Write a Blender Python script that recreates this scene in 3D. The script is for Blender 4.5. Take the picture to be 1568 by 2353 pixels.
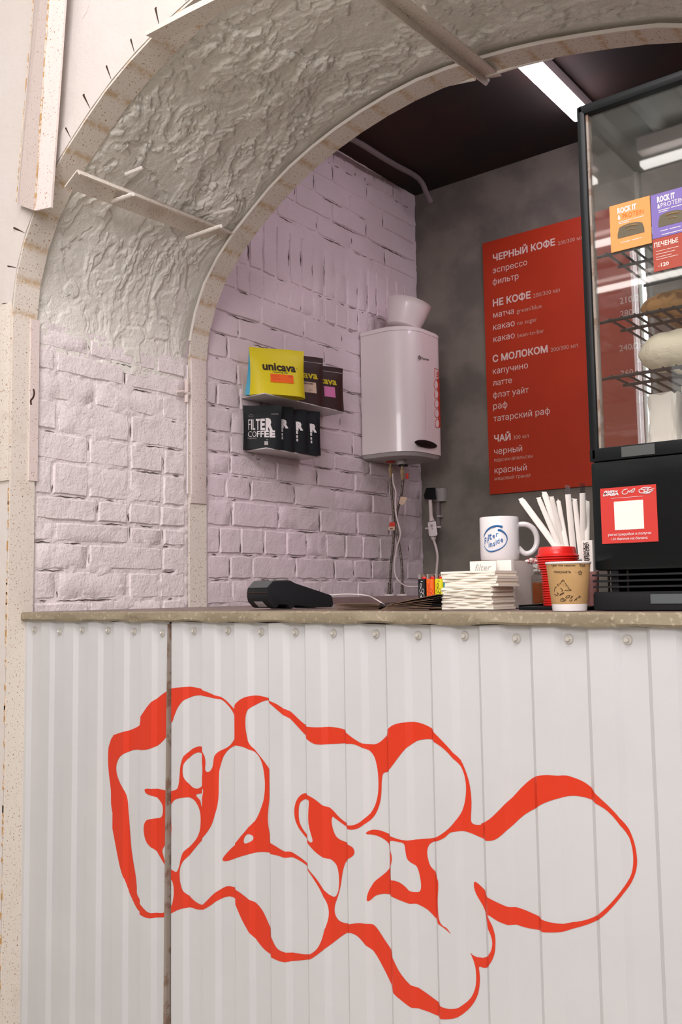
import bpy, bmesh, math, random
import numpy as np
from mathutils import Vector, Matrix, geometry
random.seed(7)
rnd = random.uniform
sin, cos, pi = math.sin, math.cos, math.pi
SC = bpy.context.scene
for o in list(bpy.data.objects): bpy.data.objects.remove(o)
COL = SC.collection

# ------------------------------------------------------------ camera
FPX, W, H = 2100.0, 1568, 2353
PITCH, YAW, ROLL = math.atan(186/FPX), math.radians(37.9), math.atan(.0152)
rgt = Vector((cos(YAW), sin(YAW), 0)); hor = Vector((-sin(YAW), cos(YAW), 0)); ZZ = Vector((0, 0, 1))
FW = cos(PITCH)*hor + sin(PITCH)*ZZ; U0 = -sin(PITCH)*hor + cos(PITCH)*ZZ
CR = cos(ROLL)*rgt - sin(ROLL)*U0; CU = sin(ROLL)*rgt + cos(ROLL)*U0
CP = Vector((0, -1.499, 1.19))
cam = bpy.data.objects.new('camera', bpy.data.cameras.new('camera')); COL.objects.link(cam)
cam.matrix_world = Matrix(((CR.x, CU.x, -FW.x, CP.x), (CR.y, CU.y, -FW.y, CP.y), (CR.z, CU.z, -FW.z, CP.z), (0, 0, 0, 1)))
cam.data.sensor_fit = 'VERTICAL'; cam.data.sensor_height = 36; cam.data.lens = FPX/H*36
cam.data.clip_start = .05
SC.camera = cam
SC.view_settings.view_transform = 'Standard'; SC.view_settings.look = 'None'
SC.view_settings.exposure = -.24; SC.view_settings.gamma = 1.0; SC.view_settings.use_curve_mapping = False
# ------------------------------------------------------------ daylight from the open sides of the hall, lamp row, added fill
world = bpy.data.worlds.new('world'); SC.world = world; world.use_nodes = True
bg = world.node_tree.nodes['Background']; bg.inputs[0].default_value = (1.0, .93, .88, 1); bg.inputs[1].default_value = .66
HALL_LAMP, ROOM_LAMP = 4.5, 30.0
def area(name, loc, aim, sx, sy, power, col):
    l = bpy.data.lights.new(name, 'AREA'); l.shape = 'RECTANGLE'; l.size = sx; l.size_y = sy; l.energy = power; l.color = col
    o = bpy.data.objects.new(name, l); COL.objects.link(o); o.location = loc
    o.rotation_euler = (Vector(aim)-Vector(loc)).to_track_quat('-Z', 'Y').to_euler(); return o
area('hall_lamp_row', (-.2, -1.75, 3.7), (-1.4, .1, .9), 2.6, .8, 88, (1., .94, .95))
area('hall_fill', (.3, -3.3, 2.5), (-2.0, 1.2, 1.6), 1.6, 1.0, 78, (1., .93, .95))  # unseen frontal fill, added to brighten the kiosk interior

# the lens, used only to work out real positions and sizes from measurements
def ray(px, py): return FW*FPX + CR*(px - W/2) - CU*(py - H/2)
def at(px, py, Y):
    v = ray(px, py); return CP + v*((Y - CP.y)/v.y)
def atx(px, py, X):
    v = ray(px, py); return CP + v*((X - CP.x)/v.x)
def atz(px, py, Z):
    v = ray(px, py); return CP + v*((Z - CP.z)/v.z)

# ------------------------------------------------------------ materials
def mat(name, col, rough=.6, spec=.5, metal=0., bump=None, spots=None, tint=None, coat=0., emit=None, alpha=None):
    """bump=[(scale, strength, distance)...]; spots=[(colour, scale, threshold, softness, stretch)]; tint=(colour, scale, amount)"""
    m = bpy.data.materials.new(name); m.use_nodes = True
    nt = m.node_tree; N = nt.nodes; L = nt.links; b = N['Principled BSDF']
    b.inputs['Base Color'].default_value = (*col, 1); b.inputs['Roughness'].default_value = rough
    b.inputs['Specular IOR Level'].default_value = spec; b.inputs['Metallic'].default_value = metal
    b.inputs['Coat Weight'].default_value = coat
    tc = N.new('ShaderNodeTexCoord'); geo = N.new('ShaderNodeNewGeometry')
    pos = geo.outputs['Position']
    def noise(scale, detail=4, rough=.55, stretch=None):
        n = N.new('ShaderNodeTexNoise'); n.inputs['Scale'].default_value = scale; n.inputs['Detail'].default_value = detail
        n.inputs['Roughness'].default_value = rough
        if stretch:
            mp = N.new('ShaderNodeMapping'); mp.inputs['Scale'].default_value = stretch
            L.new(pos, mp.inputs['Vector']); L.new(mp.outputs[0], n.inputs['Vector'])
        else: L.new(pos, n.inputs['Vector'])
        return n.outputs[0]
    cur = None
    def mix(fac, c2):
        nonlocal cur
        x = N.new('ShaderNodeMix'); x.data_type = 'RGBA'
        L.new(fac, x.inputs[0])
        if cur is None: x.inputs[6].default_value = (*col, 1)
        else: L.new(cur, x.inputs[6])
        x.inputs[7].default_value = (*c2, 1); cur = x.outputs[2]
    def ramp(v, a, b_, amt=1.):
        r = N.new('ShaderNodeMapRange'); r.inputs[1].default_value = a; r.inputs[2].default_value = b_
        r.inputs[4].default_value = amt; r.interpolation_type = 'SMOOTHSTEP'; L.new(v, r.inputs[0]); return r.outputs[0]
    for t in (tint if isinstance(tint, list) else [tint] if tint else []):
        mix(ramp(noise(t[1]), .35, .65, t[2]), t[0])
    for s in (spots or []):
        mix(ramp(noise(s[1], 5, .6, s[4] if len(s) > 4 else None), s[2], s[2]+s[3]), s[0])
    if name.startswith('steel'):
        a = N.new('ShaderNodeAttribute'); a.attribute_name = 'rust'
        mu = N.new('ShaderNodeMath'); mu.operation = 'MULTIPLY'; L.new(a.outputs['Fac'], mu.inputs[0]); L.new(ramp(noise(60), .3, .6, .9), mu.inputs[1])
        mix(mu.outputs[0], (.55, .38, .20))
    if cur is not None: L.new(cur, b.inputs['Base Color'])
    if bump:
        prev = None
        for sc_, st, di in bump:
            bn = N.new('ShaderNodeBump'); bn.inputs['Strength'].default_value = st; bn.inputs['Distance'].default_value = di
            L.new(noise(sc_, 5, .6), bn.inputs['Height'])
            if prev: L.new(prev, bn.inputs['Normal'])
            prev = bn.outputs[0]
        L.new(prev, b.inputs['Normal'])
    if emit: b.inputs['Emission Color'].default_value = (*emit[0], 1); b.inputs['Emission Strength'].default_value = emit[1]
    return m
def thin_glass(name, tint, ior, rough=0.02, extra=0.0):
    m = bpy.data.materials.new(name); m.use_nodes = True; N = m.node_tree.nodes; L = m.node_tree.links; N.clear()
    o = N.new('ShaderNodeOutputMaterial'); t = N.new('ShaderNodeBsdfTransparent'); t.inputs[0].default_value = (*tint, 1)
    g = N.new('ShaderNodeBsdfGlossy'); g.inputs['Roughness'].default_value = rough
    lw = N.new('ShaderNodeLayerWeight'); lw.inputs[0].default_value = .5      # Schlick's rule, the same from both sides of the pane
    pw = N.new('ShaderNodeMath'); pw.operation = 'POWER'; pw.inputs[1].default_value = 5; L.new(lw.outputs['Facing'], pw.inputs[0])
    r0 = ((ior-1)/(ior+1))**2; f = N.new('ShaderNodeMath'); f.operation = 'MULTIPLY_ADD'; f.inputs[1].default_value = 1-r0; f.inputs[2].default_value = r0; L.new(pw.outputs[0], f.inputs[0])
    x = N.new('ShaderNodeMixShader'); L.new(f.outputs[0], x.inputs[0]); L.new(t.outputs[0], x.inputs[1]); L.new(g.outputs[0], x.inputs[2])
    L.new(x.outputs[0], o.inputs[0]); return m

RUST = (.33, .15, .06)
M = {
 'facade': mat('facade_plaster', (.72, .68, .65), .75, .3, bump=[(5, .35, .02), (70, .25, .004)], tint=((.70, .63, .56), 3, .5)),
 'soffit': mat('soffit_plaster', (.84, .82, .75), .8, .25, bump=[(60, .5, .008), (200, .6, .003)], tint=((.75, .73, .66), 7, .6)),
 'jamb': mat('jamb_paint', (.84, .77, .77), .65, .35, bump=[(24, .8, .010), (120, .6, .004)], tint=((.76, .69, .68), 9, .6)),
 'lilac': mat('room_paint', (.78, .67, .71), .65, .3, bump=[(26, .7, .008), (130, .5, .004)], tint=((.68, .60, .61), 3, .8)),
 'crack': mat('crack_shade', (.10, .075, .07), .9, .1),
 'steel': mat('steel_painted', (.76, .70, .62), .55, .4, bump=[(90, .3, .002)], spots=[((.66, .58, .49), 9, .55, .2), (RUST, 190, .60, .05)]),
 'steel_pink': mat('steel_post_paint', (.74, .64, .60), .55, .4, bump=[(90, .3, .002)], spots=[((.36, .17, .10), 200, .61, .05)]),
 'orange_rust': mat('rust_line', (.50, .30, .12), .8, .2, spots=[((.70, .60, .50), 70, .46, .06)]),
 'dark_rust': mat('dark_rust', (.07, .04, .03), .9, .1),
 'backwall': mat('grey_back_wall', (.235, .215, .18), .8, .2, bump=[(120, .2, .002)], tint=((.12, .115, .10), 5, .7)),
 'ceilmat': mat('dark_ceiling', (.030, .026, .025), .8, .15, tint=((.055, .03, .024), 2.2, .8)),
 'hallceil': mat('hall_ceiling_metal', (.66, .68, .65), .5, .4, tint=((.52, .54, .52), 2, .6)),
 'hallfloor': mat('hall_floor_concrete', (.50, .48, .42), .7, .3, bump=[(20, .3, .004)]),
 'hallwall': mat('hall_wall_brown', (.66, .46, .40), .8, .2, tint=((.50, .32, .26), 1.5, .8)),
 'concrete': mat('counter_concrete', (.28, .235, .16), .6, .35, bump=[(60, .5, .004), (250, .3, .001)], spots=[((.22, .17, .11), 60, .60, .1), ((.42, .36, .26), 90, .55, .12), ((.42, .22, .14), 9, .66, .08)]),
 'countertop': mat('counter_top_stain', (.20, .145, .12), .32, .5, bump=[(60, .2, .002)], tint=((.12, .08, .07), 12, .7)),
 'sheet': mat('sheet_metal_white', (.60, .605, .61), .38, .5, coat=.15, bump=[(400, .04, .0005)], tint=((.55, .56, .565), 4, .5)),
 'redpaint': mat('graffiti_red', (.66, .034, .006), .42, .5, bump=[(400, .05, .0005)]),
 'bare': mat('bare_edge_metal', (.30, .25, .21), .5, .5, spots=[((.2, .13, .09), 30, .5, .1)]),
 'screw': mat('screw_zinc', (.62, .60, .55), .4, .6, .3),
 'white': mat('white_plastic', (.80, .74, .73), .28, .5, coat=.3),
 'whitemug': mat('white_ceramic', (.82, .79, .79), .12, .5, coat=.4),
 'paper': mat('white_paper', (.84, .80, .74), .8, .2),
 'napkin': mat('napkin_paper', (.85, .80, .69), .9, .1, bump=[(250, .2, .001)]),
 'cardboard': mat('pale_card', (.60, .52, .48), .7, .2),
 'grey': mat('grey_plastic', (.40, .38, .36), .5, .4),
 'black': mat('black_plastic', (.006, .008, .009), .4, .25),
 'blackmatte': mat('black_matte', (.010, .011, .013), .55, .3),
 'blackgloss': mat('black_gloss', (.006, .008, .009), .16, .3),
 'menu': mat('menu_red_board', (.50, .040, .010), .55, .35, tint=((.44, .035, .009), 5, .6)),
 'menutext': mat('menu_lettering', (.78, .62, .56), .6, .3),
 'menutext2': mat('menu_small_lettering', (.62, .38, .30), .6, .3),
 'yellow': mat('yellow_pouch', (.70, .58, .005), .45, .4, bump=[(60, .4, .003)]),
 'blue': mat('blue_pouch', (.03, .32, .48), .4, .4),
 'brown': mat('brown_pouch', (.035, .012, .010), .5, .3, bump=[(60, .4, .003)]),
 'blackbag': mat('black_pouch', (.007, .009, .011), .55, .2, bump=[(60, .3, .003)]),
 'orange_sticker': mat('orange_sticker', (.85, .13, .01), .6, .3),
 'pink_sticker': mat('pink_sticker', (.62, .18, .38), .6, .3),
 'cream': mat('cream_sticker', (.62, .46, .34), .6, .3),
 'yellowink': mat('yellow_ink', (.60, .48, .01), .5, .3),
 'darkink': mat('dark_ink', (.03, .015, .012), .6, .3),
 'whiteink': mat('white_ink', (.72, .68, .68), .6, .3),
 'redink': mat('red_ink', (.62, .06, .04), .5, .3),
 'blueink': mat('blue_ink', (.02, .14, .38), .3, .5),
 'braid': mat('steel_braid', (.30, .26, .22), .35, .5, .8, bump=[(900, .8, .001)], spots=[((.05, .04, .04), 260, .48, .08)]),
 'brass': mat('brass', (.62, .48, .26), .3, .5, .8),
 'chrome': mat('chrome', (.75, .75, .75), .12, .5, 1.),
 'lidred': mat('red_lid_plastic', (.70, .018, .014), .3, .5),
 'kraft': mat('kraft_cup', (.42, .26, .11), .7, .2, bump=[(200, .15, .001)], tint=((.48, .30, .14), 40, .6)),
 'orange': mat('orange_plastic', (.85, .14, .01), .3, .5),
 'lighteryellow': mat('yellow_plastic', (.80, .72, .01), .3, .5),
 'teal': mat('teal_plastic', (.03, .28, .32), .3, .5),
 'spice': mat('ground_cinnamon', (.20, .05, .012), .9, .1),
 'candy': mat('candy_white', (.78, .70, .68), .4, .4),
 'candyred': mat('candy_red', (.45, .04, .04), .4, .4),
 'cardorange': mat('card_orange', (.80, .32, .10), .6, .3),
 'cardpurple': mat('card_purple', (.20, .15, .42), .6, .3),
 'cardred': mat('card_red', (.38, .07, .045), .6, .3),
 'cardolive': mat('card_photo_brown', (.13, .11, .07), .6, .3),
 'sandwich': mat('card_photo_tan', (.30, .20, .11), .6, .3),
 'stickerred': mat('sticker_red', (.58, .045, .035), .5, .3),
 'bread': mat('bread_crust', (.45, .24, .09), .7, .2, spots=[((.20, .09, .03), 40, .5, .15)]),
 'creambread': mat('wrapped_loaf', (.80, .74, .58), .6, .3, bump=[(30, .6, .01)]),
 'pinkplastic': mat('pink_plastic', (.50, .24, .22), .3, .5),
 'ledge': mat('ledge_laminate', (.16, .105, .10), .35, .5, tint=((.11, .07, .07), 8, .6)),
 'leaflet': mat('leaflet_dark', (.035, .022, .022), .4, .4),
 'leafedge': mat('leaflet_edge', (.20, .125, .08), .7, .2),
 'cable': mat('white_cable', (.66, .58, .55), .5, .4),
 'pipe': mat('painted_pipe', (.20, .165, .165), .5, .4),
 'lamp': mat('lamp_diffuser', (1, 1, 1), emit=((1., .86, .97), ROOM_LAMP)),
 'halllamp': mat('hall_lamp_diffuser', (1, 1, 1), emit=((1., .95, .90), HALL_LAMP)),
 'strip': mat('case_light_strip', (1, 1, 1), emit=((.85, .95, 1.), 5.0)),
 'glass': thin_glass('display_glass', (.97, .98, .97), 2.25),
 'sideglass': thin_glass('side_glass', (.97, .98, .97), 1.3),
 'jarglass': thin_glass('jar_glass', (.85, .82, .80), 1.5),
 'clear': thin_glass('clear_wrap', (.80, .76, .80), 2.3, .25),
 'acrylic': mat('grey_acrylic', (.62, .60, .58), .25, .5),
}

# ------------------------------------------------------------ mesh helpers
class MB:
    def __init__(s): s.v = []; s.f = []; s.m = []; s.mi = 0
    def add(s, vs, fs):
        n = len(s.v); s.v += [tuple(v) for v in vs]; s.f += [tuple(i+n for i in f) for f in fs]; s.m += [s.mi]*len(fs); return s
    def box(s, a, b):
        x0, y0, z0 = a; x1, y1, z1 = b
        return s.add([(x0,y0,z0),(x1,y0,z0),(x1,y1,z0),(x0,y1,z0),(x0,y0,z1),(x1,y0,z1),(x1,y1,z1),(x0,y1,z1)],
                     [(0,3,2,1),(4,5,6,7),(0,1,5,4),(1,2,6,5),(2,3,7,6),(3,0,4,7)])
    def rings(s, rs, cap=True, closed=True):
        n = len(rs[0]); vs = [p for r in rs for p in r]; fs = []
        for i in range(len(rs)-1):
            for j in range(n if closed else n-1):
                k = (j+1) % n; fs.append((i*n+j, i*n+k, (i+1)*n+k, (i+1)*n+j))
        if cap: fs.append(tuple(range(n-1, -1, -1))); fs.append(tuple((len(rs)-1)*n+j for j in range(n)))
        return s.add(vs, fs)
    def tube(s, pts, r, n=8, flat=1.0, up=None):
        pts = [Vector(p) for p in pts]; rs = []; prev = None
        for i, p in enumerate(pts):
            t = (pts[min(i+1, len(pts)-1)] - pts[max(i-1, 0)]).normalized()
            if prev is None:
                u = Vector(up) if up else (Vector((0, 0, 1)) if abs(t.z) < .9 else Vector((1, 0, 0)))
                a = (u - t*u.dot(t)).normalized()
            else: a = (prev - t*prev.dot(t)).normalized()
            prev = a; b = t.cross(a); rr = r[i] if isinstance(r, (list, tuple)) else r
            rs.append([p + a*(rr*flat*cos(2*pi*k/n)) + b*(rr*sin(2*pi*k/n)) for k in range(n)])
        return s.rings(rs)
    def lathe(s, prof, c=(0, 0, 0), n=32, cap=True):
        return s.rings([[Vector((c[0]+r*cos(2*pi*k/n), c[1]+r*sin(2*pi*k/n), c[2]+z)) for k in range(n)] for r, z in prof], cap)
    def prism(s, poly, a, b, fn):
        """poly: 2D loop; fn(u, v, w) -> 3D; w from a to b"""
        n = len(poly)
        vs = [fn(u, v, a) for u, v in poly] + [fn(u, v, b) for u, v in poly]
        return s.add(vs, [tuple(range(n-1, -1, -1)), tuple(range(n, 2*n))] + [(i, (i+1) % n, n+(i+1) % n, n+i) for i in range(n)])
    def bar(s, p0, p1, w, h, up=(0, 0, 1)):
        p0, p1 = Vector(p0), Vector(p1); t = (p1-p0).normalized(); u = Vector(up); u = (u - t*u.dot(t)).normalized(); b = t.cross(u)
        return s.rings([[p + b*(sx*w/2) + u*(sy*h/2) for sx, sy in ((-1,-1),(1,-1),(1,1),(-1,1))] for p in (p0, p1)])

def prop(o, label=None, cat=None, group=None, kind=None):
    if label: o['label'] = label
    if cat: o['category'] = cat
    if group: o['group'] = group
    if kind: o['kind'] = kind
    return o
def wloc(o):
    l = Vector(o.location)
    while o.parent: o = o.parent; l = l + Vector(o.location)
    return l
def obj(name, mb, m, parent=None, smooth=False, bevel=0, local=False, seg=2, angle=35, label=None):
    """link a mesh builder as ONE object. Coordinates are world ones (moved into the parent's frame) unless local."""
    me = bpy.data.meshes.new(name)
    off = wloc(parent) if (parent and not local) else Vector((0, 0, 0))
    me.from_pydata([tuple(Vector(v) - off) for v in mb.v], [], mb.f)
    for mm in (m if isinstance(m, (list, tuple)) else [m]): me.materials.append(M[mm])
    for p, i in zip(me.polygons, mb.m): p.material_index = i
    bm = bmesh.new(); bm.from_mesh(me); bmesh.ops.recalc_face_normals(bm, faces=bm.faces)
    if bevel:
        es = [e for e in bm.edges if len(e.link_faces) == 2 and e.calc_face_angle(0) > math.radians(angle)]
        if es: bmesh.ops.bevel(bm, geom=es, offset=bevel, segments=seg, affect='EDGES', clamp_overlap=True, profile=.6)
    bm.to_mesh(me); bm.free()
    if smooth or bevel:
        me.polygons.foreach_set('use_smooth', [True]*len(me.polygons))
        try: me.set_sharp_from_angle(angle=math.radians(40))
        except Exception: pass
    o = bpy.data.objects.new(name, me); COL.objects.link(o)
    if parent: o.parent = parent
    if label: o['label'] = label
    return o
def thing(name, label, cat, loc=(0, 0, 0), rz=0, group=None):
    o = bpy.data.objects.new(name, None); COL.objects.link(o); o.empty_display_size = .05
    o.location = loc; o.rotation_euler = (0, 0, rz); return prop(o, label, cat, group)
def struct(name, label=None, cat=None, loc=(0, 0, 0)):
    o = bpy.data.objects.new(name, None); COL.objects.link(o); o.location = loc; return prop(o, label, cat, kind='structure')

# text outlines as flat polygons: returns (verts2d, faces), width
_tc = {}
def glyphs(txt, bold=0., shear=0., cuts=0):
    k = (txt, bold, shear, cuts)
    if k in _tc: return _tc[k]
    # outlines are filled here by winding number, so overlapping strokes of a letter stay solid
    cu = bpy.data.curves.new('t', 'FONT'); cu.body = txt; cu.size = 1; cu.shear = shear; cu.resolution_u = 2; cu.fill_mode = 'NONE'
    o = bpy.data.objects.new('t', cu); COL.objects.link(o)
    dg = bpy.context.evaluated_depsgraph_get(); me = bpy.data.meshes.new_from_object(o.evaluated_get(dg))
    V0 = [(v.co.x, v.co.y) for v in me.vertices]; E0 = [tuple(e.vertices) for e in me.edges]
    E0 = [(a, b) if abs(a-b) == 1 and a < b else (max(a, b), min(a, b)) for a, b in E0]   # a -> a+1, and last -> first
    bpy.data.objects.remove(o); bpy.data.meshes.remove(me); bpy.data.curves.remove(cu)
    if V0 and bold:
        nx = dict(E0); pv = {b: a for a, b in E0}
        ar = sum(V0[a][0]*V0[b][1]-V0[b][0]*V0[a][1] for a, b in E0); sg = 1 if ar > 0 else -1; V1 = list(V0)
        for i in range(len(V0)):
            if i not in nx or i not in pv: continue
            a, c = Vector(V0[i])-Vector(V0[pv[i]]), Vector(V0[nx[i]])-Vector(V0[i])
            if a.length < 1e-6 or c.length < 1e-6: continue
            a.normalize(); c.normalize(); n_ = Vector((a.y+c.y, -a.x-c.x))
            if n_.length < .2: n_ = Vector((a.y, -a.x))*2
            k_ = min(1.6, 2/n_.length); n_.normalize(); V1[i] = (V0[i][0]+n_.x*bold*k_*sg, V0[i][1]+n_.y*bold*k_*sg)
        V0 = V1
    vs, fs = [], []
    if V0:
        r = geometry.delaunay_2d_cdt([Vector(v) for v in V0], E0, [], 0, 1e-5)
        rv = [(v.x, v.y) for v in r[0]]; rf = [f for f in r[2] if len(f) >= 3]
        cen = np.array([[sum(rv[i][k] for i in f)/len(f) for k in (0, 1)] for f in rf]); wn = np.zeros(len(rf), int)
        for a, b in E0:
            (x0, y0), (x1, y1) = V0[a], V0[b]
            if y0 == y1: continue
            m_ = (y0 > cen[:, 1]) != (y1 > cen[:, 1])
            if not m_.any(): continue
            xi = x0+(cen[:, 1]-y0)/(y1-y0)*(x1-x0); wn += (m_ & (cen[:, 0] < xi))*(1 if y1 > y0 else -1)
        keep = [f for f, w_ in zip(rf, wn) if w_ != 0]
        if cuts:
            bm = bmesh.new(); bv = [bm.verts.new((x, y, 0)) for x, y in rv]
            for f in keep:
                try: bm.faces.new([bv[i] for i in f])
                except ValueError: pass
            for _ in range(cuts):
                es = [e for e in bm.edges if e.calc_length() > .12 and e.link_faces]
                if es: bmesh.ops.subdivide_edges(bm, edges=es, cuts=1); bmesh.ops.triangulate(bm, faces=bm.faces)
            for v in [v for v in bm.verts if not v.link_faces]: bm.verts.remove(v)
            bm.verts.index_update(); vs = [(v.co.x, v.co.y) for v in bm.verts]; fs = [tuple(v.index for v in f.verts) for f in bm.faces]; bm.free()
        else:
            used = sorted({i for f in keep for i in f}); mp = {i: k for k, i in enumerate(used)}
            vs = [rv[i] for i in used]; fs = [tuple(mp[i] for i in f) for f in keep]
    if not vs: vs, fs = [(0, 0), (.5, 0), (0, .5)], [(0, 1, 2)]
    x0 = min(v[0] for v in vs); x1 = max(v[0] for v in vs)
    _tc[k] = ([(x-x0, y) for x, y in vs], fs, x1-x0); return _tc[k]
def write(mb, txt, fn, width=None, size=None, bold=0., shear=0., cuts=0, sx=1.):
    """adds lettering: fn(u, v) -> 3D, u and v in metres from the baseline's left end"""
    vs, fs, w = glyphs(txt, bold, shear, cuts); s = size if size else width/w
    if size and width: sx = width/(w*size)
    return mb.add([fn(x*s*sx, y*s) for x, y in vs], fs)

# lattice noise
_rng = np.random.RandomState(3); _perm = _rng.rand(256, 256)
def vnoise(x, y):
    xi = np.floor(x).astype(int); yi = np.floor(y).astype(int); xf = x-xi; yf = y-yi
    u = xf*xf*xf*(xf*(xf*6-15)+10); v = yf*yf*yf*(yf*(yf*6-15)+10)
    g = lambda i, j: _perm[(xi+i) % 256, (yi+j) % 256]
    return (g(0,0)*(1-u)+g(1,0)*u)*(1-v) + (g(0,1)*(1-u)+g(1,1)*u)*v
def fbm(x, y, o=4, r=.5):
    t = 0; a = 1; n = 0
    for k in range(o): t = t + a*vnoise(x*2**k + 17.3*k, y*2**k + 9.1*k); n += a; a *= r
    return t/n
def sstep(a, b, x):
    t = np.clip((x-a)/(b-a), 0, 1); return t*t*(3-2*t)

def grid_mesh(name, P, m, parent=None, smooth=True, attr=None):
    """P: (n, k, 3) array of world points -> one mesh"""
    n, k, _ = P.shape; me = bpy.data.meshes.new(name)
    idx = np.arange(n*k).reshape(n, k)
    q = np.stack([idx[:-1, :-1], idx[1:, :-1], idx[1:, 1:], idx[:-1, 1:]], -1).reshape(-1, 4)
    off = np.array(wloc(parent)) if parent else 0
    me.from_pydata((P.reshape(-1, 3)-off).tolist(), [], q.tolist()); me.materials.append(M[m])
    if attr is not None:
        a = me.attributes.new('rust', 'FLOAT', 'POINT'); a.data.foreach_set('value', attr.reshape(-1).astype('f'))
    if smooth: me.polygons.foreach_set('use_smooth', [True]*len(me.polygons))
    o = bpy.data.objects.new(name, me); COL.objects.link(o); o.parent = parent; return o
def catmull(pts, n=4, closed=True):
    out = []; N_ = len(pts)
    for i in range(N_ if closed else N_-1):
        g = (lambda k: pts[k % N_]) if closed else (lambda k: pts[max(0, min(N_-1, k))])
        p0, p1, p2, p3 = [np.array(g(i+d), float) for d in (-1, 0, 1, 2)]
        for j in range(n):
            t = j/n; out.append(tuple(.5*((2*p1)+(-p0+p2)*t+(2*p0-5*p1+4*p2-p3)*t*t+(-p0+3*p1-3*p2+p3)*t**3)))
    if not closed: out.append(tuple(map(float, pts[-1])))
    return out

# ============================================================ THE SETTING
XJ, YF, YI, YI2 = -2.30, -.057, .608, .678          # jamb plane, facade plane, inner edge of the reveal
ZT = 1.152                                          # counter top
ARC = [(-2.30,1.90),(-2.30,1.97),(-2.298,2.03),(-2.285,2.10),(-2.262,2.165),(-2.213,2.258),(-2.119,2.359),(-2.028,2.426),(-1.873,2.522),
       (-1.693,2.592),(-1.51,2.634),(-1.34,2.652),(-1.198,2.645),(-1.0135,2.622),(-.857,2.588),(-.705,2.548),(-.604,2.512),(-.45,2.43),
       (-.33,2.33),(-.25,2.22),(-.205,2.10),(-.19,2.0),(-.19,1.90)]
arc = np.array(catmull(ARC, 8, False))
seg = np.r_[0, np.cumsum(np.hypot(*np.diff(arc, axis=0).T))]; ALEN = seg[-1]
def arcp(s):
    s = np.asarray(s, float)
    p = np.stack([np.interp(s, seg, arc[:, 0]), np.interp(s, seg, arc[:, 1])], -1)
    e = .006; q = np.stack([np.interp(s+e, seg, arc[:, 0])-np.interp(s-e, seg, arc[:, 0]), np.interp(s+e, seg, arc[:, 1])-np.interp(s-e, seg, arc[:, 1])], -1)
    q /= np.linalg.norm(q, axis=-1, keepdims=True) + 1e-9
    return p, np.stack([q[..., 1], -q[..., 0]], -1)          # point and normal pointing into the opening
def arc_s(x, z): return float(seg[np.argmin(np.hypot(arc[:, 0]-x, arc[:, 1]-z))])

# facade around the arch: front face, displaced a little, with the opening left free
front = struct('wall_front', 'white plastered facade wall around the steel-edged arch', 'wall')
def facade_sheet(Y, flip=False):
    mb = MB()
    loop = [(-2.30, 0.0)] + [tuple(p) for p in arc[::2]] + [(-.19, 0.0)]
    L0, R0, T0 = -6.0, 4.0, 3.96
    outer = []
    for (x, z) in loop:
        if z < 1.9: outer.append((L0 if x < -1.2 else R0, z))
        else:
            a = math.atan2(z-1.9, x+1.245); dx, dz = cos(a), sin(a)
            t = min(((R0 if dx > 0 else L0)+1.245)/dx if abs(dx) > 1e-6 else 1e9, (T0-1.9)/dz if dz > 1e-6 else 1e9)
            outer.append((-1.245+dx*t, 1.9+dz*t))
    n = len(loop); vs = []
    K = 10
    for k in range(K+1):
        f = (k/K)**1.6
        vs += [(a[0]*(1-f)+b[0]*f, Y, a[1]*(1-f)+b[1]*f) for a, b in zip(loop, outer)]
    fs = [(k*n+i, k*n+i+1, (k+1)*n+i+1, (k+1)*n+i) for k in range(K) for i in range(n-1)]
    mb.add(vs, fs)
    for x, z in ((L0, T0), (R0, T0)):
        pass
    return mb
obj('plaster_face', facade_sheet(YF), 'facade', front)
obj('inner_face', facade_sheet(YI+.09), 'lilac', front)
# soft cracks in the facade plaster
mb = MB()
for k in range(26):
    x, z = rnd(-2.75, -1.9), rnd(2.05, 3.1)
    if z < 2.75 and x > -2.45: continue
    a = rnd(0, 6.3); pts = []
    for j in range(rnd(4, 9).__int__()):
        pts.append((x, YF-.0004, z)); a += rnd(-.7, .7); x += .022*cos(a); z += .022*sin(a)
    mb.tube(pts, rnd(.0005, .0011), 4)
obj('hairline_crack', mb, 'cardboard', front)['kind'] = 'stuff'

# intrados: rough rendered plaster over the arch
soff = struct('wall_arch', 'rough lumpy grey plaster soffit inside the arch', 'wall')
ns, nt_ = 880, 260
S = np.linspace(0, ALEN, ns)[:, None]*np.ones((1, nt_)); T = np.linspace(YF+.012, YI+.03, nt_)[None, :]*np.ones((ns, 1))
p, nn = arcp(S)
wx = fbm(S*5+3, T*5+8, 4)*.5; wy = fbm(S*5+31, T*5+2, 4)*.3
sa, ta = S*1.0 + T*.55, T - S*.12
h = (fbm(S*3, T*3, 3)-.5)*.022
for kf, th_, am in ((4, .50, .008), (6.5, .56, .006), (9, .44, .004)):
    h = h + am*.95*sstep(th_-.004, th_+.006, fbm((sa+wx*.6)*kf, (ta+wy*.6)*kf*1.8, 5, .5))
loc = sstep(.40, .55, fbm(S*3.5+11, T*4+3, 3))                       # rough only in places
h = h + loc*.0045*sstep(.55, .60, fbm((sa+wx)*17, (ta+wy)*22, 4, .55)) + (fbm(S*55, T*65, 4, .65)-.5)*(.003+.003*loc) + (fbm(S*18, T*22, 3, .6)-.5)*.004
h -= .008*sstep(.012, 0, np.abs(fbm((sa+wx*1.4)*2.6+5, (ta+wy)*3.4+1, 4)-.52))*sstep(.5, .56, fbm(S*4+9, T*4, 2))
fade = sstep(.0, .75, S)*sstep(ALEN, ALEN-.2, S)
h = (h-.012)*(.38+.62*fade); ed = sstep(YF+.015, YF+.10, T)*sstep(YI+.01, YI-.05, T); h = h*ed - .010*(1-ed)
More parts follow.
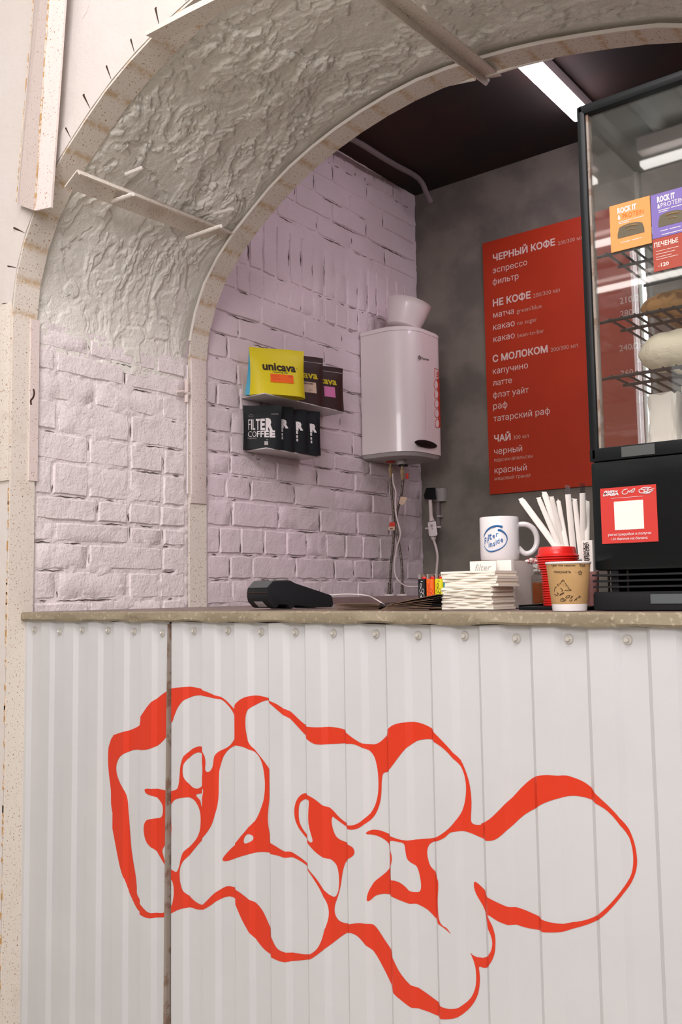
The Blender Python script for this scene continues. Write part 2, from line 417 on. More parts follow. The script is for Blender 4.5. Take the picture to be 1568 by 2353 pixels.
P = np.stack([p[..., 0]+nn[..., 0]*h, T, p[..., 1]+nn[..., 1]*h], -1)
grid_mesh('plaster_lining', P, 'soffit', soff)

# ---------------------------------------------- brickwork on the planes X = const
def brick_wall(parent, m, xw, courses, depth=.006, rough=.0018, cracks=.5, crack_w=1.0, name='brick'):
    """courses: list of (z0, z1, [y joints]) with bricks between; returns joints for cracks"""
    cr = MB(); rngb = np.random.RandomState(11)
    protos = []
    for (z0, z1, ys) in courses:
        for a, b in zip(ys[:-1], ys[1:]):
            g = rnd(.003, .006); y0, y1, c0, c1 = a+g, b-g, z0+rnd(.003, .006), z1-rnd(.003, .006)
            if y1-y0 < .015: continue
            ny = max(2, int((y1-y0)/.045)+1); nz = max(2, int((c1-c0)/.045)+1)
            px = rnd(-.0018, .0022); tl = rnd(-.012, .012)
            mbk = MB()
            ysg = np.linspace(y0, y1, ny+1); zsg = np.linspace(c0, c1, nz+1); Vv = []
            b_ = .0045
            for iy, yy in enumerate(ysg):
                for iz, zz in enumerate(zsg):
                    ex = (iy in (0, ny)); ez = (iz in (0, nz)); corner = ex and ez
                    jy = rngb.uniform(-1, 1)*.0022; jz = rngb.uniform(-1, 1)*.0022
                    yy2 = yy+jy + (b_*.9 if iy == 0 else -b_*.9 if iy == ny else 0)*(1.3 if corner else 1); zz2 = zz+jz + (b_*.9 if iz == 0 else -b_*.9 if iz == nz else 0)*(1.3 if corner else 1)
                    Vv.append((xw + px + tl*(zz-z0) + rngb.uniform(-1, 1)*rough*.45 - (.0006 if (ex or ez) else 0), yy2, zz2))
            n1 = nz+1; F_ = [(i*n1+j, (i+1)*n1+j, (i+1)*n1+j+1, i*n1+j+1) for i in range(ny) for j in range(nz)]
            border = [i*n1 for i in range(ny+1)] + [ny*n1+j for j in range(1, nz+1)] + [i*n1+nz for i in range(ny-1, -1, -1)] + [j for j in range(nz-1, 0, -1)]
            nb = len(Vv)
            for i in border:
                v = Vv[i]; cy, cz = (y0+y1)/2, (c0+c1)/2
                Vv.append((xw-depth, v[1]+math.copysign(b_*1.0, v[1]-cy), v[2]+math.copysign(b_*1.0, v[2]-cz)))
            for q in range(len(border)):
                r_ = (q+1) % len(border); F_.append((border[q], border[r_], nb+r_, nb+q))
            mbk.add(Vv, F_); o = obj(name, mbk, m, parent, smooth=True)
            # painted shade of narrow gaps: dark slivers along some brick edges
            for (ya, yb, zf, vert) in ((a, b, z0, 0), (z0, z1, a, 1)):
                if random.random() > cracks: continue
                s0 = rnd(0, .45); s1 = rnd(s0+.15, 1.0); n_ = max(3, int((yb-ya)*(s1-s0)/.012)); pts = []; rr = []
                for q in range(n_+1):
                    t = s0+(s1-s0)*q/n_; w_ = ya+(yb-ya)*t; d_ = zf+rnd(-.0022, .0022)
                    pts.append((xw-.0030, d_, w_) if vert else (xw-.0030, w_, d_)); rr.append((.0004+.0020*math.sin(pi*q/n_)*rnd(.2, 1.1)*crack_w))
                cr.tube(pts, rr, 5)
    o = obj('joint_shade', cr, 'crack', parent); o['kind'] = 'stuff'
def mortar(parent, m, xw, y0, y1, z0, z1, amp=.003, step=.008, name='mortar_bed', sd=0):
    Y = np.linspace(y0, y1, int((y1-y0)/step)+2); Z_ = np.linspace(z0, z1, int((z1-z0)/step)+2)
    YY, Z2 = np.meshgrid(Y, Z_, indexing='ij')
    hx = (fbm(YY*25+sd, Z2*25, 4, .6)-.5)*amp*2 + amp*.9*sstep(.55, .62, fbm(YY*12+5+sd, Z2*18, 4, .6))
    grid_mesh(name, np.stack([xw-.0042+hx, YY, Z2], -1), m, parent)

jamb = struct('wall_jamb', 'whitewashed brick left reveal of the arch between the two steel edges', 'wall', (XJ, 0, 1.15))
zc = [1.095, 1.180, 1.268, 1.350, 1.414, 1.487, 1.590, 1.677, 1.772, 1.855, 1.925, 1.985]
joints = [[.02,.213,.50,.60], [.02,.10,.36,.49,.60], [.02,.213,.50,.60], [.02,.09,.365,.50,.60], [.02,.24,.36,.49,.60], [.02,.08,.207,.36,.50,.60], [.02,.206,.365,.503,.60],
          [.02,.093,.365,.60], [.02,.228,.495,.60], [.02,.085,.343,.60], [.02,.205,.473,.60]]
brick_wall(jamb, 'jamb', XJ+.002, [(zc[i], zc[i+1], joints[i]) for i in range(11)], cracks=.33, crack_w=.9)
mortar(jamb, 'jamb', XJ+.001, YF+.01, YI+.02, 0.0, 2.0, .0036, .006)

left = struct('wall_left', 'lilac-white painted brick wall of the kiosk room', 'wall', (XJ, 1.4, 1.15))
zr = [1.07, 1.154, 1.242, 1.330, 1.430, 1.527, 1.612, 1.690, 1.762, 1.855, 1.945, 2.030, 2.118, 2.200, 2.285]
jr = [[.70,.81,1.06,1.31,1.56,1.70,1.83,2.06], [.70,.82,.93,1.19,1.31,1.56,1.82,2.06], [.70,.81,.924,1.165,1.406,1.536,1.662,1.93,2.06], [.70,.76,.864,.987,1.113,1.232,1.353,1.48,1.598,1.722,1.84,1.95,2.06],
      [.70,.82,1.07,1.316,1.563,1.80,2.06], [.70,.79,.918,1.165,1.418,1.677,1.92,2.06], [.70,.813,1.06,1.304,1.55,1.80,2.06], [.70,.813,.94,1.067,1.28,1.413,1.66,1.91,2.06],
      [.70,.819,1.06,1.30,1.54,1.79,2.06], [.70,.747,.864,.98,1.22,1.46,1.70,1.83,2.06], [.70,.85,1.10,1.35,1.60,1.85,2.06], [.70,.801,.925,.98,1.165,1.404,1.65,1.90,2.06],
      [.70,.86,1.11,1.36,1.61,1.86,2.06], [.70,.98,1.23,1.48,1.73,1.93,2.06]]
cs = [(zr[i], zr[i+1], jr[i]) for i in range(14)]
ys = [.70]
while ys[-1] < 2.0: ys.append(ys[-1]+rnd(.066, .084))                 # upright bricks of the relieving arch
ys[-1] = 2.06
cs.append((2.30, 2.40, ys)); cs.append((2.405, 2.62, ys))
for i, z in enumerate((2.66, 2.745, 2.83, 2.915)):
    yy = [.70+(0 if i % 2 else .12)]
    while yy[-1] < 1.9: yy.append(yy[-1]+rnd(.235, .26))
    yy[-1] = 2.06; cs.append((z, z+.083, [.70]+yy if i % 2 == 0 else yy))
cs.append((3.0, 3.075, ys))
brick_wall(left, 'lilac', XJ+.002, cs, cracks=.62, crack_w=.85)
mortar(left, 'lilac', XJ+.001, YI, 2.07, 0.0, 3.09, .003, .009, sd=4)

bk = struct('wall_back', 'dark grey back wall carrying the red menu', 'wall')
obj('wall_face', MB().box((XJ-.2, 2.07, 0), (2.0, 2.2, 3.2)), 'backwall', bk)
rw = struct('wall_right', 'grey right wall of the kiosk room', 'wall'); obj('wall_face', MB().box((1.6, .70, 0), (1.75, 2.07, 3.2)), 'backwall', rw)
lo = struct('wall_outer', 'masonry core behind the left brick wall', 'wall'); obj('wall_core', MB().box((XJ-.25, YF+.01, 0), (XJ-.008, 2.2, 3.2)), 'lilac', lo)
rj = struct('wall_pier', 'right pier of the arch', 'wall'); obj('wall_core', MB().box((-.19, YF+.004, 0), (.2, .694, 1.93)), 'jamb', rj)
ce = struct('ceiling', 'dark brown ceiling of the kiosk room', 'ceiling')
obj('ceiling_panel', MB().box((XJ-.1, .70, 3.08), (1.7, 2.2, 3.2)), 'ceilmat', ce)
fl = struct('floor', 'concrete floor of the hall and kiosk', 'floor'); obj('floor_slab', MB().box((-7, -9, -.1), (6, 2.2, 0)), 'hallfloor', fl)
# hall ceiling of ribbed metal decking, mirrored in the display case
hc = struct('ceiling_hall', 'ribbed metal ceiling of the hall, seen mirrored in the display case', 'ceiling')
prof = []; x = -5.0
while x < 3.0: prof += [(x, 4.0), (x+.10, 4.0), (x+.13, 3.96), (x+.17, 3.96), (x+.20, 4.0)]; x += .26
mb = MB(); n = len(prof)
mb.add([(a, -7.5, z) for a, z in prof]+[(a, YF, z) for a, z in prof], [(i, i+1, n+i+1, n+i) for i in range(n-1)])
obj('ceiling_decking', mb, 'hallceil', hc)
hw = struct('wall_hall', 'brownish far wall of the hall, seen only mirrored in the display case', 'wall')
obj('wall_face', MB().box((-6, -7.7, 0), (-2.95, -7.5, 4.0)), 'hallwall', hw); obj('wall_face', MB().box((-1.0, -7.7, 0), (5, -7.5, 4.0)), 'hallwall', hw)
obj('wall_lintel', MB().box((-2.95, -7.7, 3.45), (-1.0, -7.5, 4.0)), 'hallwall', hw)
for yl in (-1.74, -2.79, -3.84, -4.90, -5.94):
    for k in range(4):
        x0 = -1.86 - .0 + (k-2)*1.48 - (.66 if yl == -4.90 else .90 if yl == -5.94 else 0)
        x0 = -1.86 + (k-2)*1.5
        t = thing('ceiling_lamp', 'long fluorescent lamp under the ribbed hall ceiling, mirrored in the display case', 'lamp', (x0, yl, 3.86), 0, 'hall ceiling lamps')
        obj('lamp_housing', MB().box((x0, yl-.05, 3.87), (x0+1.22, yl+.05, 3.955)), 'white', t)
        obj('diffuser', MB().box((x0+.01, yl-.035, 3.78), (x0+1.21, yl+.035, 3.81)), 'halllamp', t)

# ============================================================ STEEL ARCH FRAME
fr = thing('arch_frame', 'cream painted rust-speckled steel angle frame lining both edges of the arch', 'frame', (XJ, 0, 0))
def ring_leg(name, y0, y1, off, th, s0, s1, m, parent=fr, welds=True, zdown=None, facet=.1):
    """steel leg lying on the intrados, following the arch; facets like a saw-cut and bent angle"""
    ss = np.arange(s0, s1+1e-6, facet/6); ss[-1] = s1
    key = np.unique(np.r_[np.arange(s0, s1, facet), s1]); kp, kn = arcp(key)
    px = np.interp(ss, key, kp[:, 0]); pz = np.interp(ss, key, kp[:, 1]); _, n2 = arcp(ss)
    A = [];R_ = []
    for k in range(len(ss)):
        c = []
        for (yy, oo) in ((y0, off), (y1, off), (y1, off+th), ((y0+y1)/2, off+th), (y0, off+th), (y0, off)):
            c.append((px[k]+n2[k, 0]*oo, yy, pz[k]+n2[k, 1]*oo))
        A.append(c); dd = np.min(np.abs(key-ss[k])); R_.append([max(0, 1-dd/.011)*(1 if welds else 0)]*6)
    if zdown is not None:
        A.insert(0, [(q[0], q[1], zdown) for q in A[0]]); R_[0] = [0]*6; R_.insert(0, [0]*6)
    o = grid_mesh(name, np.array(A), m, parent, smooth=False, attr=np.array(R_)); return o
# outer ring: soffit leg and facade leg with the saw cuts left open
s_hi = ALEN
ring_leg('steel_ring', YF-.006, YF+.072, .004, .006, .0, s_hi, 'steel', zdown=0.0)
ring_leg('steel_ring', YI, YI2+.008, .006, .007, .0, s_hi, 'steel', zdown=0.0)
# thin bright lip of the inner ring standing against the plaster, and its inner flange
ring_leg('ring_lip', YI-.003, YI, .004, .010, .16, s_hi, 'paper', welds=False)
def facade_leg():
    mb = MB(); cut = MB(); key = list(np.arange(.13, ALEN, .1)); wdt = .055
    z0 = 0.0
    for i, s in enumerate([-1]+key):
        if s < 0: a = (np.array([XJ, 1.0]), np.array([-1., 0.])); bx = arcp(key[0])
        s1_ = key[0] if s < 0 else (key[i] if i < len(key) else ALEN)
        pa, na = (np.array([XJ, 0.]), np.array([1., 0.])) if s < 0 else arcp(s)
        pb, nb_ = arcp(s1_); ya = YF-.006
        na2 = -na; nb2 = -nb_; sh = .10*wdt
        tg = (pb-pa)/np.linalg.norm(pb-pa)
        q = [pa, pb, pb+nb2*wdt-tg*sh*(.6), pa+na2*wdt+tg*sh*(0 if s < 0 else .6)]
        vs = [(v[0], ya, v[1]) for v in q]+[(v[0], YF+.001, v[1]) for v in q]
        mb.add(vs, [(0,1,2,3),(4,7,6,5),(0,4,5,1),(1,5,6,2),(2,6,7,3),(3,7,4,0)])
        tt = np.array([tg[0], tg[1]]); e0 = pb+nb2*.003; e1 = pb+nb2*(wdt+rnd(-.018, .012)); w_ = rnd(.0018, .0032)
        cv = [e0-tt*.0005, e0+tt*.0005, e1+tt*w_, e1-tt*w_]
        cut.add([(v[0], YF-.0068, v[1]) for v in cv]+[(v[0], YF, v[1]) for v in cv], [(0,1,2,3),(4,7,6,5),(0,4,5,1),(1,5,6,2),(2,6,7,3),(3,7,4,0)])
    obj('facade_flange', mb, 'facade', fr, label='painted over flange lying on the facade')
    for k in (1, 2, 3, 4, 5, 6): pass
    for k in range(0, len(cut.v), 8):
        one = MB().add(cut.v[k:k+8], [(0,1,2,3),(4,7,6,5),(0,4,5,1),(1,5,6,2),(2,6,7,3),(3,7,4,0)]); obj('saw_cut', one, 'dark_rust', fr)
facade_leg()
# extra saw cuts beside the left post
mb = MB()
for y in (721, 796, 873, 950, 1027):
    a, b = at(rnd(-6, 0), y-2, YF-.0075), at(rnd(14, 26), y+rnd(-1, 3), YF-.0075)
    obj('saw_cut', MB().tube([a, (a+b)/2+Vector((0, 0, rnd(-.002, .002))), b], [.0016, .0022, .0006], 5), 'dark_rust', fr)
# overlapping second flange on the left post (ends in a step)
za = atx(60, 1108, XJ).z; zb = atx(68, 735, XJ).z
obj('lapped_plate', MB().box((XJ-.075, YF-.013, za), (XJ+.006, YF-.006, 2.03)), 'steel', fr, bevel=.001)
obj('lapped_plate', MB().box((XJ+.008, YF+.05, za+.004), (XJ+.014, YF+.078, zb)), 'steel_pink', fr)
mb = MB(); zz = .15
while zz < 1.75: 
    mb.box((XJ-.001+rnd(-.001, .001), YF-.0072, zz), (XJ+.004+rnd(0, .003), YF-.0058, zz+rnd(.01, .05))); zz += rnd(.02, .07)
obj('rust_streak', mb, 'orange_rust', fr)['kind'] = 'stuff'
# inner post: lower piece behind, lapped upper piece, wire conduits and clip
zs = atx(440, 1157, XJ).z
obj('post_lap', MB().box((XJ+.010, YI+.002, zs), (XJ+.018, YI2+.004, 2.0)), 'steel_pink', fr, bevel=.001)
mb = MB()
for dy, zt in ((-.012, 1.97), (.006, 1.99)):
    mb.tube([(XJ+.016, YI+dy, z) for z in np.linspace(zs+.03, zt, 12)], .0035, 6)
obj('wire_conduit', mb, 'white', fr, smooth=True)
c0 = atx(428, 905, XJ+.016)
mb = MB(); mb.tube([c0+Vector((0, -.045, -.002)), c0+Vector((.004, -.02, .004)), c0+Vector((.004, .01, 0))], [.005, .006, .007], 8); mb.tube([c0+Vector((0.002, .0, -.03)), c0+Vector((.004, .0, .05))], [.007, .008], 8)
obj('conduit_clip', mb, 'steel_pink', fr, smooth=True)
for (xa, ya_), (xb, yb_b) in (((938, 217), (1092, 181)), ((1118, 174), (1272, 131))):
    a, b = at(xa, ya_, YI2+.012), at(xb, yb_b, YI2+.012)
    obj('welded_rod', MB().tube([a, a.lerp(b, .5)+Vector((0, 0, .003)), b], .0055, 8), 'paper', fr, smooth=True)
a = at(74, 905, YF+.02); obj('wire_hook', MB().tube(catmull([tuple(a+Vector(v)) for v in ((.006, 0, .012), (.010, 0, 0), (.004, 0, -.012), (-.006, 0, -.018), (-.004, 0, -.030))], 3, False), .0025, 6), 'dark_rust', fr, smooth=True, label='small dark wire hook')
# cross braces: angle irons from the outer ring to the inner ring
def brace(p0, p1, nrm, wv, wh, tipcut, rods, sgn=1):
    p0, p1, nrm = Vector(p0), Vector(p1), Vector(nrm).normalized(); t = (p1-p0).normalized(); side = t.cross(nrm).normalized()*sgn
    if side.z > 0 and sgn > 0: side = -side
    mb = MB()
    for (a, b) in ((side*0, side*wv), (nrm*0, nrm*wh)):
        th = nrm*.004 if a is not b and (b-a).dot(nrm) < 1e-6 else side*.004
        e = p1 + t*(tipcut if (b-a).dot(nrm) > .001 else 0)
        ring0 = [p0+a, p0+b, p0+b+th, p0+a+th]; ring1 = [e+a, p1+b, p1+b+th, e+a+th]
        mb.rings([ring0, ring1])
    br = obj('cross_brace', mb, 'steel', fr)
    for r0, r1 in rods:
        mb = MB(); n_ = 10; r0, r1 = Vector(r0), Vector(r1)
        mb.tube([r0.lerp(r1, k/n_) for k in range(n_+1)], [.0062 if k % 2 else .0052 for k in range(n_+1)], 8)
        obj('anchor_rod', mb, 'paper', br, smooth=True)
    return br
B1a, B1b = at(178, 388, YF-.008), at(572, 545, YI2+.03)
B2a, B2b = at(843, -40, YF-.008), at(1117, 178, YI2+.04)
def rodat(pa, ya, pb, yb): return (at(*pa, ya), at(*pb, yb))
_, n1 = arcp(arc_s(B1a.x, B1a.z)); _, n2 = arcp(arc_s(B2b.x, B2b.z))
brace(B1a, B1b, (n1[0], 0, n1[1]), .062, .020, .02,
      [rodat((236, 470), .12, (306, 446), .07), rodat((429, 547), .40, (508, 519), .33), rodat((288, 401), .12, (328, 385), .14), rodat((492, 491), .46, (535, 480), .44)])
brace(B2a, B2b, (n2[0], 0, n2[1]), .045, .024, .03, [rodat((974, 12), .33, (986, 66), .34)])
# doubled flange at the top of the outer ring, cut square at its end
sA, sB = arc_s(-1.80, 2.56), arc_s(-1.2, 2.65)
pp = [at(372, 98, YF-.02), at(470, 48, YF-.02), at(570, 0, YF-.02), at(700, -52, YF-.02)]
qq = [at(338, 76, YF-.03), at(430, 22, YF-.03), at(520, -22, YF-.03), at(660, -80, YF-.03)]
mb = MB(); mb.rings([[a, b, b+Vector((0, -.006, 0)), a+Vector((0, -.05, -.006))] for a, b in zip(pp, qq)])
obj('doubling_plate', mb, 'steel', fr)

# upright channel fixed to the facade at the upper left
ch = thing('steel_channel', 'rust-streaked cream steel channel leaning on the facade, upper left', 'channel', tuple(at(75, 482, YF-.03)))
ca, cb, cc = [(80, -8), (40, 470)], [(113, -8), (80, 484)], [(150, -8), (117, 476)]
yA, yB, yC = -.085, -.125, -.095
Lp = [at(*ca[0], yA), at(*cb[0], yB), at(*cc[0], yC)]; Lp = [b_ + (a_-b_)*1.9 for a_, b_ in zip(Lp, [at(*ca[1], yA+.01), at(*cb[1], yB+.02), at(*cc[1], yC+.01)])]
Lq = [at(*ca[1], yA+.01), at(*cb[1], yB+.02), at(*cc[1], yC+.01)]
mb = MB(); back = Vector((0, .006, 0))
for i in (0, 1):
    mb.rings([[Lq[i], Lq[i+1], Lq[i+1]+back, Lq[i]+back], [Lp[i], Lp[i+1], Lp[i+1]+back, Lp[i]+back]])
obj('channel_body', mb, 'steel_pink', ch)
obj('rust_streak', MB().tube([Lq[1].lerp(Lp[1], k/30)+Vector((rnd(-.001, .001)-.001, -.0006, 0)) for k in range(31)], [rnd(.0012, .0035) for k in range(31)], 5), 'orange_rust', ch)
obj('rust_streak', MB().tube([Lq[0].lerp(Lp[0], k/30)+Vector((.014+rnd(-.001, .001), -.0125, 0)) for k in range(31)], [rnd(.0003, .0022) for k in range(31)], 5), 'orange_rust', ch)

# ============================================================ COUNTER
ct = thing('countertop', 'thin rough concrete counter slab across the arch opening', 'counter', (-1.2, 0, ZT))
X0, X1 = -2.293, -.195
xs = np.linspace(X0, X1, 60)
def topz(x): return ZT + .003*math.sin((x+2.3)/2.1*pi) - .002
mb = MB()
rs = []
for i, x in enumerate(xs):
    w = .0012*math.sin(i*1.7)+.001*math.sin(i*.77); tz = topz(x)
    rs.append([Vector((x, 1.12, ZT-.002)), Vector((x, -.018+w, tz)), Vector((x, -.023+w, tz-.004)), Vector((x, -.024-w, tz-.020+w)), Vector((x, -.020, tz-.0245+w)), Vector((x, 1.12, ZT-.026))])
mb.rings(rs); mb.m = [0]*len(mb.m)
o = obj('slab', mb, ['concrete', 'countertop'], ct, smooth=True)
for pgn in o.data.polygons:
    if pgn.normal.z > .9: pgn.material_index = 1
# sheet metal front
PT = .105; ZSH = 1.127
def profile_pts(x0, x1, phase):
    out = []; k = math.floor((x0-phase)/PT)-1
    while phase+k*PT < x1+PT:
        b = phase+k*PT
        out += [(b-.0045, 0.), (b+.0045, -.0085), (b+.0455, -.0085), (b+.0575, 0.)]; k += 1
    xs_ = [a for a, _ in out]; ys_ = [c for _, c in out]
    mids = [(a, c) for a, c in out if x0 < a < x1]
    return [(x0, float(np.interp(x0, xs_, ys_)))] + mids + [(x1, float(np.interp(x1, xs_, ys_)))], (lambda x: float(np.interp(x, xs_, ys_)))
def sheet(x0, x1, phase, yo, lab, seam_tilt=0):
    t = thing('corrugated_sheet', lab, 'panel', ((x0+x1)/2, yo, .02))
    pts, f = profile_pts(x0, x1, phase); mb = MB(); zl = [.02, .3, .6, .9, ZSH]
    rows = []
    for z in zl:
        rows.append([Vector((x, yo+y + (.0 if z > .1 else .001), z+(.0015*math.sin(x*60) if z == ZSH else 0))) for x, y in pts])
    n = len(pts); vs = [p for r in rows for p in r]; vs += [p+Vector((0, .0012, 0)) for p in vs]
    m_ = len(zl)*n; fs = []
    for off, fl_ in ((0, 0), (m_, 1)):
        for i in range(len(zl)-1):
            for j in range(n-1):
                q = (off+i*n+j, off+i*n+j+1, off+(i+1)*n+j+1, off+(i+1)*n+j); fs.append(q if not fl_ else q[::-1])
    for i in range(len(zl)-1): fs += [(i*n, (i+1)*n, m_+(i+1)*n, m_+i*n), (i*n+n-1, m_+i*n+n-1, m_+(i+1)*n+n-1, (i+1)*n+n-1)]
    for j in range(n-1): fs += [(j, m_+j, m_+j+1, j+1), ((len(zl)-1)*n+j, (len(zl)-1)*n+j+1, m_+(len(zl)-1)*n+j+1, m_+(len(zl)-1)*n+j)]
    mb.add(vs, fs); obj('sheet', mb, 'sheet', t); return t, f, pts
XSEAM = -1.690
shL, fL, ptL = sheet(-2.295, XSEAM-.006, -1.7985, 0, 'left white corrugated metal sheet under the counter, beside the rusty post')
shR, fR, ptR = sheet(XSEAM, -.19, -1.476, 0, 'wide white corrugated metal sheet carrying most of the red graffiti')
mb = MB(); mb.rings([[Vector((x_-w, -.012, z)), Vector((x_, -.014, z)), Vector((x_+.0005, .002, z)), Vector((x_-w, .002, z))] for z, x_, w in ((.02, -1.694, .012), (.6, -1.691, .009), (1.122, -1.6885, .004))])
obj('raw_edge', mb, 'bare', shL, label='bare brown cut edge of the sheet')
# screws in the valleys
def screw(px, py, f, t, d=1.):
    p = at(px, py, 0); y = f(p.x)
    if y < -.002: y = f(p.x)
    mb = MB(); r = .0088
    def ringy(r, yy, n=16, ph=0): return [Vector((p.x+r*cos(2*pi*k/n+ph), y+yy, p.z+r*sin(2*pi*k/n+ph))) for k in range(n)]
    mb.rings([ringy(r, -.0002), ringy(r, -.0016), ringy(r*.86, -.0034), ringy(r*.55, -.0036)])
    s = obj('screw', mb, 'screw', t, smooth=True)
    mb = MB(); a0 = rnd(0, 1)
    mb.rings([ringy(.0046, -.0030, 6, a0), ringy(.0046, -.0080, 6, a0), ringy(.0034, -.0092, 6, a0)])
    obj('hex_head', mb, 'screw', s)
for x, y in ((80,1448),(138,1452),(190,1448),(249,1449),(309,1451),(374,1455)): screw(x, y, fL, shL)
for x, y in ((447,1450),(525,1449),(601,1452),(680,1453),(767,1455),(865,1457),(962,1460),(1069,1461),(1188,1467),(1308,1468),(1443,1470)): screw(x, y, fR, shR)

# graffiti: red paint laid on the corrugation. Outline and the unpainted letter bodies
A_ = lambda s: [(220+x/3.564, 1540+y/3.564) for x, y in s]
B_ = lambda s: [(480+x/3.733, 1560+y/3.733) for x, y in s]
C_ = lambda s: [(640+x/3.21, 1620+y/3.21) for x, y in s]
D_ = lambda s: [(1000+x/3.136, 1740+y/3.136) for x, y in s]
OUT = (A_([(133,545),(200,515),(280,490),(350,455),(358,420),(400,350),(455,275),(530,205),(600,160),(645,147),(720,137),(790,138),(875,158),(960,190),(1045,235),(1100,288),(1128,316),(1148,308),(1155,280),(1190,245),(1245,217),(1320,208),(1415,230)])
 + B_([(520,180),(600,215),(700,285),(780,360),(838,401),(920,412),(1030,412),(1120,425),(1172,443),(1250,503),(1330,550),(1410,562),(1460,545),(1510,500),(1538,460)])
 + C_([(812,185),(850,150),(910,130),(990,125),(1060,140),(1132,176),(1200,240),(1280,325),(1340,405),(1385,510),(1410,610),(1420,720),(1416,840),(1425,872),(1450,885),(1490,885)])
 + D_([(330,480),(400,445),(480,370),(560,285),(640,200),(720,140),(800,125),(880,128),(940,132),(1000,150),(1060,175),(1115,212),(1200,290),(1280,365),(1350,445),(1400,530),(1435,625),(1452,720),(1450,800),(1425,880),(1380,960),(1300,1060),(1220,1140),(1140,1190),(1040,1225),(930,1250),(830,1255),(745,1247),(650,1230),(580,1208),(530,1200),(460,1172),(394,1130),(400,1160),(425,1210),(445,1280),(447,1350),(440,1410),(415,1470),(375,1515),(345,1520),(313,1514),(318,1570),(318,1630),(305,1710),(270,1780),(215,1840),(160,1870),(90,1880),(35,1873)])
 + C_([(1100,2265),(1000,2228),(920,2170),(852,2105),(790,1980),(720,1850),(660,1770),(610,1710),(570,1683),(530,1675),(480,1695),(400,1755),(320,1820),(240,1872),(150,1887),(60,1890)])
 + [(638,2203),(610,2186),(590,2163),(575,2138)]
 + A_([(1210,2030),(1165,1925),(1148,1885),(1120,1862),(1080,1855),(1020,1875),(950,1925),(880,1960),(820,1960),(775,1945),(710,1950),(635,1985),(580,2020),(510,2027),(430,2022),(370,1990),(332,1955),(290,1870),(265,1810),(245,1710),(215,1610),(190,1490),(160,1330),(135,1190),(120,1100),(118,990),(105,880),(95,760),(97,650),(110,595)]))
